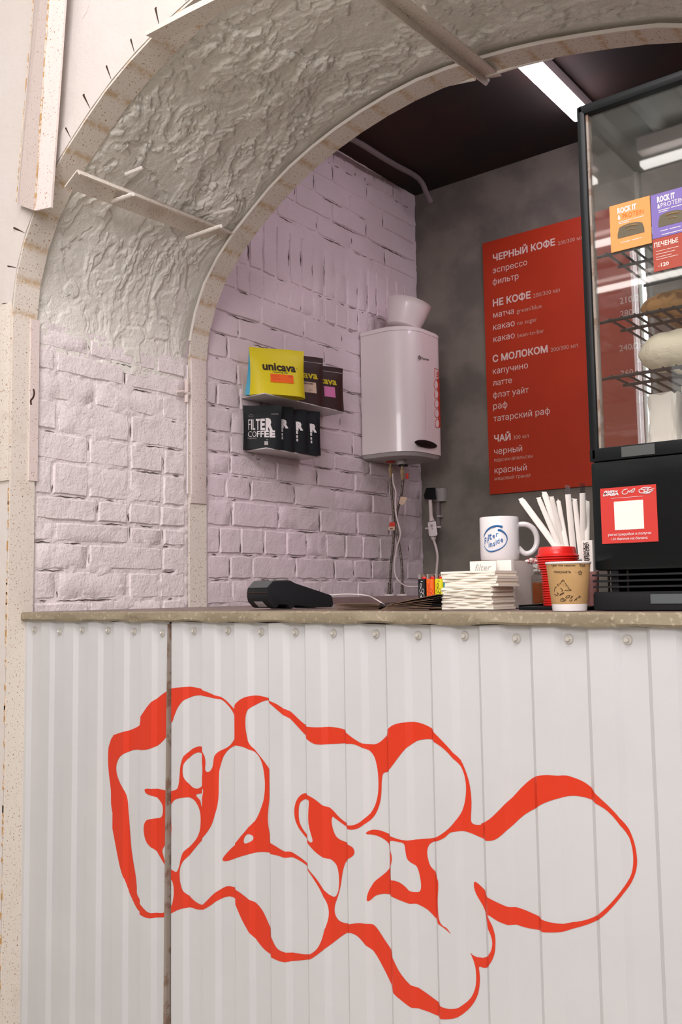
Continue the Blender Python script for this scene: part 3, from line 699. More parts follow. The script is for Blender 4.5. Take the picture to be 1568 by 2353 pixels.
HOLES = [
 A_([(588,480),(583,530),(540,585),(490,626),(440,646),(370,652),(300,655),(240,685),(205,720),(185,780),(190,850),(215,920),(245,980),(260,1060),(265,1180),(275,1320),(285,1450),(300,1560),(320,1680),(330,1780),(333,1840),(370,1900),(430,1968),(480,1986),(545,1990),(590,1965),(635,1925),(652,1860),(655,1790),(642,1720),(605,1700),(575,1670),(565,1610),(520,1530),(480,1460),(435,1410),(412,1340),(410,1270),(430,1227),(470,1215),(520,1210),(540,1185),(543,1120),(520,1070),(480,1030),(435,1010),(416,982),(430,967),(500,972),(560,985),(600,992),(640,985),(680,970),(695,930),(703,860),(710,780),(735,700),(780,650),(830,627),(868,630),(888,665),(908,705),(915,750),(912,810),(930,830),(955,820),(975,780),(985,710),(1010,665),(1060,640),(1100,610),(1135,550),(1147,470),(1140,400),(1110,330),(1070,280),(1030,245),(960,222),(875,207),(800,212),(740,240),(690,300),(660,370),(640,425),(605,440)]),
 A_([(830,675),(870,688),(885,740),(890,830),(880,910),(860,955),(820,972),(775,950),(740,895),(727,820),(740,750),(780,700)]),
 A_([(887,965),(896,985),(888,1040),(878,1095),(861,1116),(850,1070),(820,1035),(822,1018),(860,1010),(876,995)]),
 A_([(632,1098),(660,1060),(710,1043),(760,1043),(800,1065),(830,1110),(850,1170),(853,1250),(845,1320),(820,1380),(780,1430),(735,1480),(712,1540),(700,1600),(680,1645),(655,1640),(625,1622),(592,1625),(565,1580),(545,1510),(540,1475),(565,1425),(585,1380),(622,1360),(636,1310),(634,1250),(618,1200),(592,1170),(596,1120)]),
 A_([(1150,615),(1200,620),(1260,642),(1320,692),(1355,760),(1375,860),(1380,960),(1370,1060),(1345,1140),(1315,1210),(1260,1290),(1200,1360),(1160,1410),(1100,1465),(1050,1520),(1033,1550),(1045,1566),(1090,1560),(1160,1535),(1240,1510),(1320,1493),(1400,1493)])
 + B_([(600,1508),(670,1530),(715,1533),(780,1565),(850,1618),(920,1718),(970,1800),(1010,1890),(1028,1970),(1028,2050),(1012,2130)])
 + C_([(355,1640),(335,1720),(300,1790),(250,1830),(200,1842),(140,1835),(65,1820)]) + [(641,2177),(628,2152),(618,2128)]
 + B_([(500,2085),(460,2000),(415,1940),(330,1862),(240,1800),(160,1780),(100,1805),(40,1855)])
 + A_([(926,1882),(880,1922),(840,1915),(790,1880),(740,1820),(712,1750),(703,1670),(712,1600),(745,1540),(800,1470),(850,1410),(880,1380),(930,1320),(970,1250),(995,1160),(1008,1050),(1010,900),(1015,800),(1040,710),(1090,645)]),
 A_([(1265,1337),(1290,1360),(1285,1395),(1245,1415),(1228,1400),(1237,1360)]),
 B_([(330,400),(335,300),(365,245),(420,210),(470,190),(512,189),(600,262),(690,340),(760,415),(838,497),(910,550),(980,560),(1080,558),(1200,553),(1270,560),(1360,605),(1410,660),(1435,740),(1447,830),(1450,930),(1440,1020),(1415,1100),(1370,1170),(1310,1225),(1250,1250),(1195,1247),(1120,1195),(1050,1120),(990,1080),(920,1025),(850,988),(810,985),(770,1010),(740,1060),(727,1130),(735,1210),(765,1280),(810,1340),(852,1390),(920,1470),(1000,1530),(1050,1555),(1090,1600),(1108,1670),(1112,1750),(1105,1820),(1085,1865),(1060,1870),(1030,1850),(990,1785),(940,1710),(880,1640),(845,1590),(780,1535),(700,1485),(660,1472),(590,1430),(525,1385),(515,1330),(500,1220),(505,1110),(515,1000),(515,800),(490,740),(430,660),(370,580),(345,500)]),
 B_([(845,1030),(870,1037),(875,1060),(870,1130),(870,1220),(885,1300),(905,1370),(903,1393),(880,1393),(850,1355),(800,1290),(770,1220),(765,1130),(775,1070),(805,1040)]),
 C_([(850,448),(812,490),(770,505),(758,560),(755,640),(745,720),(715,800),(670,855),(610,900),(560,915),(512,906),(450,865),(410,835),(396,825),(387,850),(395,910),(420,970),(460,1000),(510,1018),(560,1045),(575,1080),(560,1110),(520,1135),(490,1165),(470,1230),(455,1330),(435,1410),(412,1480),(412,1540),(440,1590),(490,1612),(540,1610),(610,1602),(680,1615),(720,1645),(770,1720),(838,1825),(900,1950),(960,2030),(1010,2075),(1090,2130),(1190,2203),(1250,2230),(1310,2232),(1350,2220),(1410,2170),(1445,2100),(1455,2020),(1447,1930),(1420,1850),(1380,1790),(1320,1720),(1250,1650),(1180,1598),(1100,1515),(1020,1470),(980,1460),(900,1430),(835,1403),(770,1395),(710,1410),(672,1445),(660,1430),(670,1370),(700,1310),(760,1260),(800,1225),(825,1180),(828,1100),(818,1040),(780,995),(720,965),(660,952),(658,935),(690,922),(750,928),(830,960),(900,985),(970,995),(1060,990),(1150,980),(1220,945),(1290,885),(1340,810),(1370,720),(1380,620),(1370,530),(1340,450),(1290,380),(1220,310),(1135,258),(1070,255),(1010,270),(950,320),(900,380)]),
 C_([(835,998),(900,1005),(940,1020),(950,1070),(960,1120),(985,1160),(1020,1200),(1040,1270),(1048,1340),(1035,1380),(990,1375),(950,1335),(910,1305),(870,1290),(835,1282),(833,1220),(850,1140),(845,1090),(827,1040)]),
 C_([(1156,1003),(1110,1030),(1093,1080),(1100,1140),(1120,1195),(1165,1242),(1190,1290),(1192,1350),(1188,1430),(1192,1530),(1205,1595),(1230,1625),(1260,1645),(1310,1720),(1360,1780),(1420,1840),(1460,1862),(1510,1868)])
 + D_([(330,1450),(370,1440),(410,1400),(425,1340),(415,1280),(385,1210),(368,1150),(345,1080),(310,1020),(285,970),(275,920),(290,901),(355,960),(375,993),(440,1030),(530,1070),(590,1085),(660,1110),(750,1150),(830,1180),(930,1193),(1040,1185),(1140,1155),(1220,1100),(1300,1020),(1370,930),(1410,850),(1425,770),(1422,680),(1400,590),(1360,510),(1300,430),(1230,365),(1125,307),(1050,285),(980,280),(900,292),(800,325),(720,370),(650,410),(590,460),(520,530),(460,580),(410,597),(352,590),(270,555),(210,535),(160,532),(120,540),(80,575),(20,602)]),
]
def graffiti():
    loops = []
    for lp in [OUT]+HOLES:
        cm = catmull(lp, 3); loops.append([(at(x, y, -.003).x, at(x, y, -.003).z) for x, y in cm])
    V = []; E_ = []
    for lp in loops:
        b = len(V); V += lp; E_ += [(b+i, b+(i+1) % len(lp)) for i in range(len(lp))]
    xl = min(v[0] for v in loops[0])-.01; xr = max(v[0] for v in loops[0])+.01; z0 = min(v[1] for v in loops[0])-.01; z1 = max(v[1] for v in loops[0])+.01
    cuts = [x for x, _ in ptL+ptR if xl < x < xr] + [XSEAM-.0135, XSEAM+.0005]
    for x in cuts: b = len(V); V += [(x, z0), (x, z1)]; E_.append((b, b+1))
    r = geometry.delaunay_2d_cdt([Vector(v) for v in V], E_, [], 0, 1e-6)
    vs, fs = r[0], [f for f in r[2] if len(f) >= 3]
    cen = np.array([[sum(vs[i][k] for i in f)/len(f) for k in (0, 1)] for f in fs]); ins = np.zeros(len(fs), int)
    for lp in loops:
        a = np.array(lp); b = np.roll(a, -1, 0); c = np.zeros(len(fs), int)
        for (x0, y0), (x1, y1) in zip(a, b):
            m_ = (y0 > cen[:, 1]) != (y1 > cen[:, 1])
            if not m_.any(): continue
            xi = x0+(cen[:, 1]-y0)/(y1-y0+1e-12)*(x1-x0); c += (m_ & (cen[:, 0] < xi))
        ins += c % 2
    for t, f, side in ((shL, fL, -1), (shR, fR, 1)):
        mb = MB(); idx = {}; vv = []; ff = []
        for k, fc in enumerate(fs):
            if ins[k] != 1: continue
            cx = cen[k][0]
            if side < 0 and cx > XSEAM-.0135 or side > 0 and cx < XSEAM: continue
            q = []
            for i in fc:
                if i not in idx: idx[i] = len(vv); vv.append((vs[i][0], f(vs[i][0])-.0006, vs[i][1]))
                q.append(idx[i])
            ff.append(tuple(q))
        mb.add(vv, ff); obj('graffiti', mb, 'redpaint', t, label='red outlined bubble letters painted over the ribs')
graffiti()

# back ledge and ceiling pipe
lg = thing('wall_ledge', 'brown laminate ledge at the foot of the brick wall below the heater', 'ledge', (-2.1, 1.6, ZT))
obj('ledge_board', MB().box((XJ+.006, 1.12, 1.126), (-1.55, 2.068, 1.174)), 'ledge', lg, bevel=.002)
pts = [(790,312),(820,325),(850,343),(885,365),(920,385),(945,398),(962,410),(973,425),(981,445),(991,464)]
pq = [atx(x, y, -2.165) for x, y in pts[:7]] + [at(x, y, 1.90+.03*i) for i, (x, y) in enumerate(pts[7:])]
pq[0] = atx(740, 285, -2.165)
o = obj('ceiling_pipe', MB().tube(catmull([tuple(v) for v in pq], 3, False), .012, 10), 'pipe', smooth=True); prop(o, 'grey painted pipe running under the dark ceiling and bending down at the corner', 'pipe')
# room lamp
ta, tb = atz(1222, 150, 3.03), atz(1336, 262, 3.03)
xm = -1.335
t = thing('ceiling_lamp', 'bright white linear lamp on the dark ceiling beside the display case', 'lamp', (xm, 1.45, 3.03))
obj('lamp_housing', MB().box((xm-.036, .95, 3.035), (xm+.036, 1.80, 3.08)), 'white', t, bevel=.003)
obj('diffuser', MB().box((xm-.034, .96, 3.012), (xm+.034, 1.79, 3.036)), 'lamp', t, bevel=.008)
t = thing('ceiling_lamp', 'added unseen linear lamp filling the kiosk room, behind and right of the display case', 'lamp', (.35, 1.45, 3.03))  # out of view, added to lift the light on heater and left wall
obj('lamp_housing', MB().box((.314, .85, 3.035), (.386, 2.03, 3.08)), 'white', t, bevel=.003)
obj('diffuser', MB().box((.316, .86, 3.0), (.384, 2.02, 3.036)), 'lamp', t, bevel=.008)

# ============================================================ ON THE LEFT WALL
# water heater
ht = thing('water_heater', 'white glossy wall-hung electric water heater in the corner', 'heater', (-2.175, 1.73, 1.75))
def heater_ring(z, ins=0.0, x0=-2.292):
    x1, y0, y1, r = -2.052-ins, 1.600+ins, 1.888-ins, .125; pts = []
    for cx, cy, a0 in ((x1-r, y0+r, -pi/2), (x1-.06, y1-.06, 0)):
        rr = r if a0 < 0 else .06
        for k in range(15): a = a0+pi/2*k/14; pts.append(Vector((cx+rr*cos(a), cy+rr*sin(a), z)))
    pts += [Vector((x0, y1, z)), Vector((x0, y0, z))]
    return pts
zb_, zt_ = 1.752, 2.308
mb = MB().rings([heater_ring(zb_+.02), heater_ring(zt_-.022)]); obj('body', mb, 'white', ht, smooth=True)
mb = MB().rings([heater_ring(zt_-.0215, .001), heater_ring(zt_-.021, -.0012), heater_ring(zt_-.008, -.001), heater_ring(zt_-.002, .004), heater_ring(zt_, .012)]); obj('top_cap', mb, 'white', ht, smooth=True)
mb = MB().rings([heater_ring(zb_, .022), heater_ring(zb_+.004, .008), heater_ring(zb_+.0185, .002), heater_ring(zb_+.0195, .004)]); obj('bottom_cap', mb, 'grey', ht, smooth=True)
XH = -2.0515
def hx(px, py): return atx(px, py, XH)
def hplane(px, py, px2, py2):
    a, b = hx(px, py), hx(px2, py2); u = (b-a).normalized(); v = Vector((0, 0, 1)); return a, u, v, (b-a).length
a, u, v, w = hplane(968.5, 825.5, 986, 829.5)
mb = MB(); write(mb, 'Thermex', lambda x, y: a+u*x+v*y+Vector((.0006, 0, 0)), width=w, bold=.01); obj('brand_lettering', mb, 'darkink', ht)
c = hx(964.5, 821.5); mb = MB(); mb.tube([c+Vector((.0005, .010*cos(t), .0075*sin(t))) for t in np.linspace(0, 2*pi, 17)], .0011, 5); mb.tube([c+Vector((.0005, 0, -.006)), c+Vector((.0005, 0, .006))], .001, 4); mb.tube([c+Vector((.0005, -.006, .002)), c+Vector((.0005, .006, .002))], .001, 4)
obj('brand_emblem', mb, 'darkink', ht)
# dark lens shaped display
a, b = hx(953, 1016), hx(1004, 1025)
cn = (a+b)/2; uu = (b-a)/2; pts = []
for k in range(24):
    t = 2*pi*k/24; cx_ = cos(t); pts.append(cn + uu*math.copysign(abs(cx_)**1.0, cx_) + Vector((0, 0, .0165*math.copysign(abs(sin(t))**1.15, sin(t)))))
mb = MB(); mb.rings([pts, [p+Vector((.003, 0, 0)) for p in pts], [cn+(p-cn)*.86+Vector((.006, 0, 0)) for p in pts]]); dsp = obj('display_window', mb, 'black', ht, smooth=True, label='black lens-shaped control window')
# red energy label running down the far edge
def cone_hit(px, py, c, rad, off=.0005):
    """first hit of the sight line with a round wall whose radius is rad(z)"""
    d = ray(px, py).normalized(); r_ = rad(c[2]+.05)
    for _ in range(6):
        ox, oy = CP.x-c[0], CP.y-c[1]; A = d.x*d.x+d.y*d.y; B_2 = ox*d.x+oy*d.y; Cc = ox*ox+oy*oy-(r_+off)**2; D = B_2*B_2-A*Cc
        t = (-B_2-math.sqrt(max(D, 0)))/A; p = CP+d*t; r_ = rad(p.z)
    return p
def heater_surf(px, py):      # front face, then the rounded far corner
    p = hx(px, py); ylim = 1.888-.06
    if p.y <= ylim: return p+Vector((.0006, 0, 0))
    return cone_hit(px, py, (XH-.06, ylim, 1.9), lambda z: .06, .0008)
mb = MB()
strip = [(1004+(y-845)*.03, y) for y in range(870, 984, 4)]
L_, R_ = [heater_surf(x, y) for x, y in strip], [heater_surf(x+5.2, y) for x, y in strip]; C_2 = [heater_surf(x+2.6, y) for x, y in strip]; n_ = len(L_)
mb.add(L_+C_2+R_, [(k*n_+i, k*n_+i+1, k*n_+n_+i+1, k*n_+n_+i) for k in (0, 1) for i in range(n_-1)])
obj('energy_label', mb, 'redink', ht, label='red energy label down the right edge')
mb = MB()
for k, y in enumerate((884, 906, 928, 950, 973)):
    cxp = 1001+(y-845)*.03; mb.tube([heater_surf(cxp+4.6*cos(t), y+9.8*sin(t)) for t in np.linspace(0, 2*pi, 17)], .0013, 5)
mb.tube([heater_surf(x, y) for x, y in ((999, 846), (1007.5, 849), (1008.2, 873), (999.5, 871), (999, 846))], .0013, 4)
mb3 = MB()
for k, y in enumerate((884, 906, 928, 950, 973)):
    cxp = 1001+(y-845)*.03; ri = [heater_surf(cxp+4.4*cos(t), y+9.4*sin(t))+Vector((.0004, -.0003, 0)) for t in np.linspace(0, 2*pi, 17)[:-1]]; mb3.add(ri+[heater_surf(cxp, y)+Vector((.0004, -.0003, 0))], [(i, (i+1) % 16, 16) for i in range(16)])
obj('label_roundel', mb3, 'white', ht)['kind'] = 'stuff'
mb2 = MB()
write(mb2, '5', lambda x, y: heater_surf(1003+x, 866-y*1.0), size=15, bold=.02)
for y, ch_ in ((887, '-'), (909, '-'), (931, 'e'), (953, '-'), (976, 'o')): write(mb2, ch_, lambda x, y_: heater_surf(998.5+(y-845)*.03+x, y+3-y_), size=9)
obj('label_icons', mb, 'redink', ht); obj('label_figures', mb2, 'redink', ht)['kind'] = 'stuff'
# scratch line and screws
obj('scratch', MB().tube([hx(977, 900), hx(978, 940), hx(979, 990)], .0004, 4), 'grey', ht)
mb = MB(); mb.lathe([(.018, -.022), (.020, -.018), (.020, 0)], tuple(at(923, 1064, 1.72))[:2]+(zb_+.002,), 20); obj('pipe_collar', mb, 'grey', ht, smooth=True)
cl = at(927, 1072, 1.72); mb = MB().lathe([(.011, -.008), (.021, -.006), (.022, .0)], (cl.x, cl.y, zb_-.022), 20); obj('rubber_seal', mb, 'black', ht, smooth=True)
cl2 = at(898, 1064, 1.72); mb = MB().lathe([(.020, -.003), (.020, .002)], (cl2.x, cl2.y, zb_-.002), 20); obj('red_gasket', mb, 'redink', ht, label='red rubber gasket')
q = at(937, 1094, 1.72); obj('valve_lever', MB().box((q.x-.008, q.y-.003, q.z-.012), (q.x+.004, q.y+.003, q.z+.012)), 'redink', ht, bevel=.002, label='red valve lever')
# bowl on the heater
bw = thing('bowl', 'white plastic bowl standing tilted on top of the water heater', 'bowl', (-2.165, 1.735, zt_))
cb_ = Vector((-2.165, 1.735, zt_+.012)); ax = (Vector((0, 0, 1)) - rgt*-.22 + Vector((0, 0, 0))).normalized(); ax = (Vector((0, 0, 1)) + rgt*.28).normalized()
e1 = (rgt - ax*rgt.dot(ax)).normalized(); e2 = ax.cross(e1)
def brg(r, h): return [cb_ + ax*h + e1*(r*cos(2*pi*k/40)) + e2*(r*sin(2*pi*k/40)) for k in range(40)]
obj('bowl_body', MB().rings([brg(.062, .010), brg(.070, .014), brg(.082, .05), brg(.092, .098), brg(.097, .118), brg(.100, .121), brg(.0985, .123), brg(.090, .110), brg(.079, .05), brg(.05, .016)]), 'white', bw, smooth=True)
# flexible hoses, with paper tags
def hose(pts, lab, Yh=1.70):
    q = [at(x, y, Yh + (.06*i/(len(pts)-1))) for i, (x, y) in enumerate(pts)]
    t = thing('flexible_hose', lab, 'hose', tuple(q[-1]), 0, 'braided hoses under the heater')
    cm = catmull([tuple(v) for v in q], 6, False)
    obj('braided_tube', MB().tube(cm, .0055, 8), 'braid', t, smooth=True)
    d = (Vector(cm[1])-Vector(cm[0])).normalized()
    mb = MB(); mb.tube([q[0]+Vector((0, 0, .012)), q[0]+Vector((0, 0, -.002)), q[0]+Vector((0, 0, -.004)), q[0]-Vector((0, 0, .022)), q[0]-Vector((0, 0, .024)), q[0]-Vector((0, 0, .045))], [.005, .005, .0095, .0095, .007, .006], 6)
    obj('brass_nut', mb, 'brass', t)
    e = q[-1]; mb = MB(); mb.tube([e+Vector((0, 0, .05)), e+Vector((0, 0, .03)), e+Vector((0, 0, .012)), e+Vector((0, 0, .010)), e+Vector((0, 0, .001))], [.0062, .0075, .008, .0105, .0105], 6); obj('end_fitting', mb, 'braid', t)
    mb = MB().lathe([(.024, 0), (.024, .005), (.020, .007)], (e.x, e.y, 1.1745), 20); obj('wall_rosette', mb, 'white', t, smooth=True)
    return t, q
h1, q1 = hose([(898,1072),(899,1110),(901,1140),(904,1172),(906,1210),(904,1250),(899,1300),(895,1366)], 'left braided hose under the heater, with a red and white tag')
h2, q2 = hose([(925,1078),(926,1105),(923,1135),(916,1165),(911,1190),(913,1225),(919,1260),(924,1300),(925,1366)], 'right braided hose under the heater, with a yellowish tag')
def tag_quad(pts, Yt, m, par, name):
    v = [at(x, y, Yt) for x, y in pts]; mb = MB(); mb.rings([v, [p+Vector((0, .0012, 0)) for p in v]]); return obj(name, mb, m, par)
tg = tag_quad([(896,1200),(908,1200),(908,1210),(894,1210)], 1.712, 'redink', h1, 'paper_tag'); tag_quad([(894,1210),(908,1210),(907,1219),(892,1218)], 1.7125, 'cream', h1, 'paper_tag'); 
obj('tag_print', MB().tube([at(897, 1215, 1.711), at(903, 1215, 1.711)], .0015, 4), 'darkink', tg)
tag_quad([(921,1141),(937,1143),(931,1156),(925,1161),(917,1157)], 1.70, 'cream', h2, 'paper_tag')
pts = [(903,1088),(904,1110),(910,1130),(909,1160),(912,1190),(919,1215),(920,1232),(912,1260),(907,1290),(908,1318),(917,1335),(932,1346),(950,1348),(975,1346)]
cq = [at(x, y, 1.68) for x, y in pts[:-3]] + [at(x, y, 1.60) for x, y in pts[-3:]]
o = obj('power_cable', MB().tube(catmull([tuple(v) for v in cq], 4, False), .0032, 6), 'cable', smooth=True); prop(o, 'thin white cable looping down from the heater to the counter', 'cable')
# socket, plug and safety switch at the corner
so = thing('wall_socket', 'grey surface socket low on the grey back wall at the corner', 'socket', tuple(at(1008, 1150, 2.068)))
def qbox(x0, y0, x1, y1, Ya, Yb, name, m, par, bevel=.003, **k):
    a, b = at(x0, y1, Ya), at(x1, y0, Ya); return obj(name, MB().box((a.x, Ya, a.z), (b.x, Yb, b.z)), m, par, bevel=bevel, **k)
qbox(996, 1121, 1018, 1153, 2.035, 2.068, 'housing', 'grey', so); 
a = at(1007, 1153, 2.05); obj('conduit', MB().tube([a, at(1007, 1190, 2.055), at(1008, 1212, 2.06)], .010, 8), 'pipe', so, smooth=True)
qbox(1005, 1184, 1012, 1189, 2.04, 2.066, 'conduit_clip', 'grey', so, .001)
pg = thing('power_plug', 'black mains plug pushed into the grey corner socket', 'plug', tuple(at(988, 1150, 2.0)))
v = [(980,1121),(1000,1120),(1003,1148),(976,1147),(974,1138)]
obj('plug_body', MB().rings([[at(x, y, 1.985) for x, y in v], [at(x+1, y, 2.034) for x, y in v]]), 'black', pg, bevel=.003)
obj('lead', MB().tube(catmull([tuple(at(x, y, 1.99)) for x, y in ((989,1149),(990,1165),(991,1185),(993,1198))], 3, False), [.0085]*6+[.008, .010, .012, .014], 8), 'cable', pg, smooth=True)
rc = thing('safety_switch', 'white inline safety switch hanging on the cable below the black plug', 'switch', tuple(at(994, 1232, 1.99)))
v = [(983,1200),(1002,1197),(1006,1228),(1003,1232),(989,1233),(986,1230)]
obj('switch_body', MB().rings([[at(x, y, 1.965) for x, y in v], [at(x, y, 1.995) for x, y in v]]), 'white', rc, bevel=.004)
mb = MB(); cc_ = at(992.5, 1208, 1.964); mb.tube([cc_+Vector((.0005, -.001, 0)), cc_+Vector((0, .003, 0))], .0075, 12); obj('test_button', mb, 'grey', rc)
cc_ = at(994, 1215, 1.964); obj('reset_button', MB().tube([cc_-Vector((0, .001, 0)), cc_+Vector((0, .002, 0))], .003, 8), 'grey', rc)
for (x, y) in ((981,1214),(1008.5,1211)):
    c_ = at(x, y, 1.975); obj('lug', MB().box((c_.x-.010, 1.974, c_.z-.004), (c_.x+.010, 1.982, c_.z+.004)), 'cable', rc, bevel=.003)
obj('tail_cable', MB().tube(catmull([tuple(at(x, y, 1.985)) for x, y in ((996,1232),(998,1243),(1003,1260),(1006,1280),(1004,1310),(1002,1340))], 4, False), [.012]*3+[.010]+[.0055]*17, 8), 'cable', rc, smooth=True)

# shelves with coffee pouches
def shelf(lab, px, py, pxo, pxe, Yend=None):
    p = atx(px, py, XJ+.004); z = p.z; xo = at(pxo, py-9, p.y).x; ye = Yend
    t = thing('wall_shelf', lab, 'shelf', (XJ, p.y, z)); obj('shelf_board', MB().box((XJ+.006, p.y, z-.004), (xo, ye, z)), 'acrylic', t, bevel=.001)
    obj('wall_flange', MB().box((XJ+.006, p.y+.004, z-.004), (XJ+.009, ye-.004, z+.05)), 'acrylic', t, bevel=.001)
    return p.y, xo, z
y1_, x1_, z1_ = shelf('upper pale wall shelf holding yellow and brown coffee pouches', 554, 913, 608, 793, 1.34)
y2_, x2_, z2_ = shelf('lower pale wall shelf holding four black coffee pouches', 565, 1035, 612, 735, 1.20)
def pouch(lab, m, loc, ang, w, h, d, group=None, sidem=None, lean=0.0, seal=.12, tuck=.012):
    """loc: bottom centre; ang: direction of the front's width; front faces to the right of it"""
    t = thing('coffee_pouch', lab, 'pouch', loc, ang, group); nu, nv = 12, 12
    def fp(u, v, s=1):      # u 0..1 along width, v 0..1 up; s=+1 front (-y), -1 back
        e = max(0, 1-abs(2*u-1)**3.2)**.55; k = (1-v/(1-seal)) if v < 1-seal else 0
        th = d/2*(.16+.84*max(0, k)**.75) * (e*.8+.2) if v < 1-seal else d/2*.02
        th = max(th, .0012)
        wv = 1-.035*math.sin(min(1, v)*pi)
        return Vector(((u-.5)*w*wv, -s*th + lean*v, v*h - (.006*h*math.sin(u*pi*2) if v > .98 else 0)))
    mb = MB()
    F = [[fp(i/nu, j/nv) for i in range(nu+1)] for j in range(nv+1)]; Bk = [[fp(i/nu, j/nv, -1) for i in range(nu+1)] for j in range(nv+1)]
    n = nu+1
    mb.add([p for r in F for p in r], [(j*n+i, j*n+i+1, (j+1)*n+i+1, (j+1)*n+i) for j in range(nv) for i in range(nu)])
    mb.add([p for r in Bk for p in r], [(j*n+i+1, j*n+i, (j+1)*n+i, (j+1)*n+i+1) for j in range(nv) for i in range(nu)])
    # sides, bottom and top
    sides = []
    for i in (0, nu):
        side = MB(); sides.append(side)
        A1 = [F[j][i] for j in range(nv+1)]; B1_ = [Bk[j][i] for j in range(nv+1)]
        gus = [((a+b)/2 + Vector(((tuck if i == 0 else -abs(tuck))*max(0, 1-k/nv)*w/.13, 0, 0))) for k, (a, b) in enumerate(zip(A1, B1_))]
        m_ = nv+1; side.add(A1+gus+B1_, [(k, k+1, m_+k+1, m_+k) for k in range(nv)]+[(m_+k, m_+k+1, 2*m_+k+1, 2*m_+k) for k in range(nv)])
    for j in (0, nv): mb.add(F[j]+Bk[j], [(i, i+1, n+i+1, n+i) for i in range(nu)])
    obj('pouch_body', mb, m, t, smooth=True, local=True); [obj('gusset', sd_, sidem or m, t, smooth=True, local=True) for sd_ in sides]
    return t, (lambda u, v, o=.0016: fp(u, v)+Vector((0, -o, 0)))
def on(fn, w, h): return lambda x, y: fn(x/w+.5, y/h)
def patch(mb, fn, u0, v0, u1, v1, n=5, sk=0.):
    vs = [fn(u0+(u1-u0)*i/n, v0+(v1-v0)*j/n - sk*(i/n)) for j in range(n+1) for i in range(n+1)]; m_ = n+1
    mb.add(vs, [(j*m_+i, j*m_+i+1, (j+1)*m_+i+1, (j+1)*m_+i) for j in range(n) for i in range(n)])
A1 = math.atan2(.92, .39)
def pouch_at(lab, m, pxc, pyb, Yb, wpx, hpx, ang, d, z, **k):
    p = at(pxc, pyb, Yb); p.z = z; dep = (p-CP).dot(FW); wd = Vector((cos(ang), sin(ang), 0)); 
    w = wpx*dep/FPX/max(.3, wd.dot(rgt) - (pxc-784)/FPX*wd.dot(hor)); h_ = hpx*dep/FPX
    t, f = pouch(lab, m, tuple(p), ang, w, h_, d, **k); return t, f, w, h_
tY, fY, wY, hY = pouch_at('yellow coffee pouch with blue sides (for the blue pouch behind) and an orange sticker on the upper shelf', 'yellow', 637, 912, .955, 127, 113, A1-.12, .085, z1_, sidem='blue', seal=.12, tuck=-.010)  # blue side panels take the place of a blue pouch behind
mb = MB(); write(mb, 'unicava', lambda x, y: fY(.20+x/wY, .52+y/hY), width=wY*.62, size=.042, bold=.035, cuts=2); obj('name_lettering', mb, 'darkink', tY, local=True)
mb = MB(); write(mb, 'roasting lab', lambda x, y: fY(.38+x/wY, .465+y/hY), width=wY*.28, size=.011); write(mb, '®', lambda x, y: fY(.83+x/wY, .58+y/hY), size=.008); obj('small_lettering', mb, 'darkink', tY, local=True)['kind'] = 'stuff'
mb = MB(); patch(mb, fY, .33, .26, .76, .44); stk = obj('orange_sticker', mb, 'orange_sticker', tY, local=True)
mb = MB(); write(mb, 'кения', lambda x, y: fY(.36+x/wY, .38+y/hY, .002), size=.010); write(mb, '250 г', lambda x, y: fY(.66+x/wY, .39+y/hY, .002), size=.011, bold=.03); write(mb, 'фильтр', lambda x, y: fY(.36+x/wY, .32+y/hY, .002), size=.009); obj('sticker_lettering', mb, 'redink', stk, local=True)
tb1, f1, w1_, h1_ = pouch_at('brown coffee pouch with yellow lettering just right of the yellow one', 'brown', 692, 930, 1.12, 105, 116, A1, .055, z1_, group='brown coffee pouches on the upper shelf')
mb = MB(); write(mb, 'unicava', lambda x, y: f1(.1+x/w1_, .54+y/h1_), width=w1_*.75, size=.040, bold=.03, cuts=2); obj('name_lettering', mb, 'yellowink', tb1, local=True)
mb = MB(); patch(mb, f1, .42, .24, .80, .46); s_ = obj('cream_sticker', mb, 'cream', tb1, local=True)
mb = MB(); write(mb, 'эфиопия', lambda x, y: f1(.50+x/w1_, .41+y/h1_, .002), size=.011, bold=.02); write(mb, '250 г', lambda x, y: f1(.62+x/w1_, .28+y/h1_, .002), size=.008); obj('sticker_lettering', mb, 'darkink', s_, local=True)
tb2, f2, w2_, h2_ = pouch_at('brown coffee pouch with a pink sticker at the far end of the upper shelf', 'brown', 744, 938, 1.25, 92, 103, A1+.05, .055, z1_, group='brown coffee pouches on the upper shelf')
mb = MB(); write(mb, 'unicava', lambda x, y: f2(.05+x/w2_, .58+y/h2_), width=w2_*.75, size=.038, bold=.03, cuts=2); obj('name_lettering', mb, 'yellowink', tb2, local=True)
mb = MB(); patch(mb, f2, .45, .28, .74, .52); obj('pink_sticker', mb, 'pink_sticker', tb2, local=True)
for t_, f_ in ((tb1, f1), (tb2, f2)):
    mb = MB(); mb.tube([f_(u, .885, .002) for u in np.linspace(.02, .98, 12)], .0009, 4); obj('zip_line', mb, 'whiteink', t_, local=True)
ang0 = math.atan2(rgt.y, rgt.x)+.05
bl = []
for k, (px, pyb, Y_, wp, hp, an, lab) in enumerate(((604,1033,.918,90,103,ang0,'black coffee pouch in front, lettered FILTER COFFEE in white'),
      (637,1036,.985,78,104,A1-.2,'second black coffee pouch, mostly hidden behind the front one'),
      (672,1041,1.06,72,103,A1-.2,'third black coffee pouch from the left on the lower shelf'),
      (704,1045,1.13,66,103,A1-.1,'black coffee pouch at the far right end of the lower shelf'))):
    bl.append(pouch_at(lab, 'blackbag', px, pyb, Y_, wp, hp, an, .045, z2_, group='black coffee pouches on the lower shelf'))
t_, f_, w_, h_ = bl[0]
mb = MB()
uu0 = .13
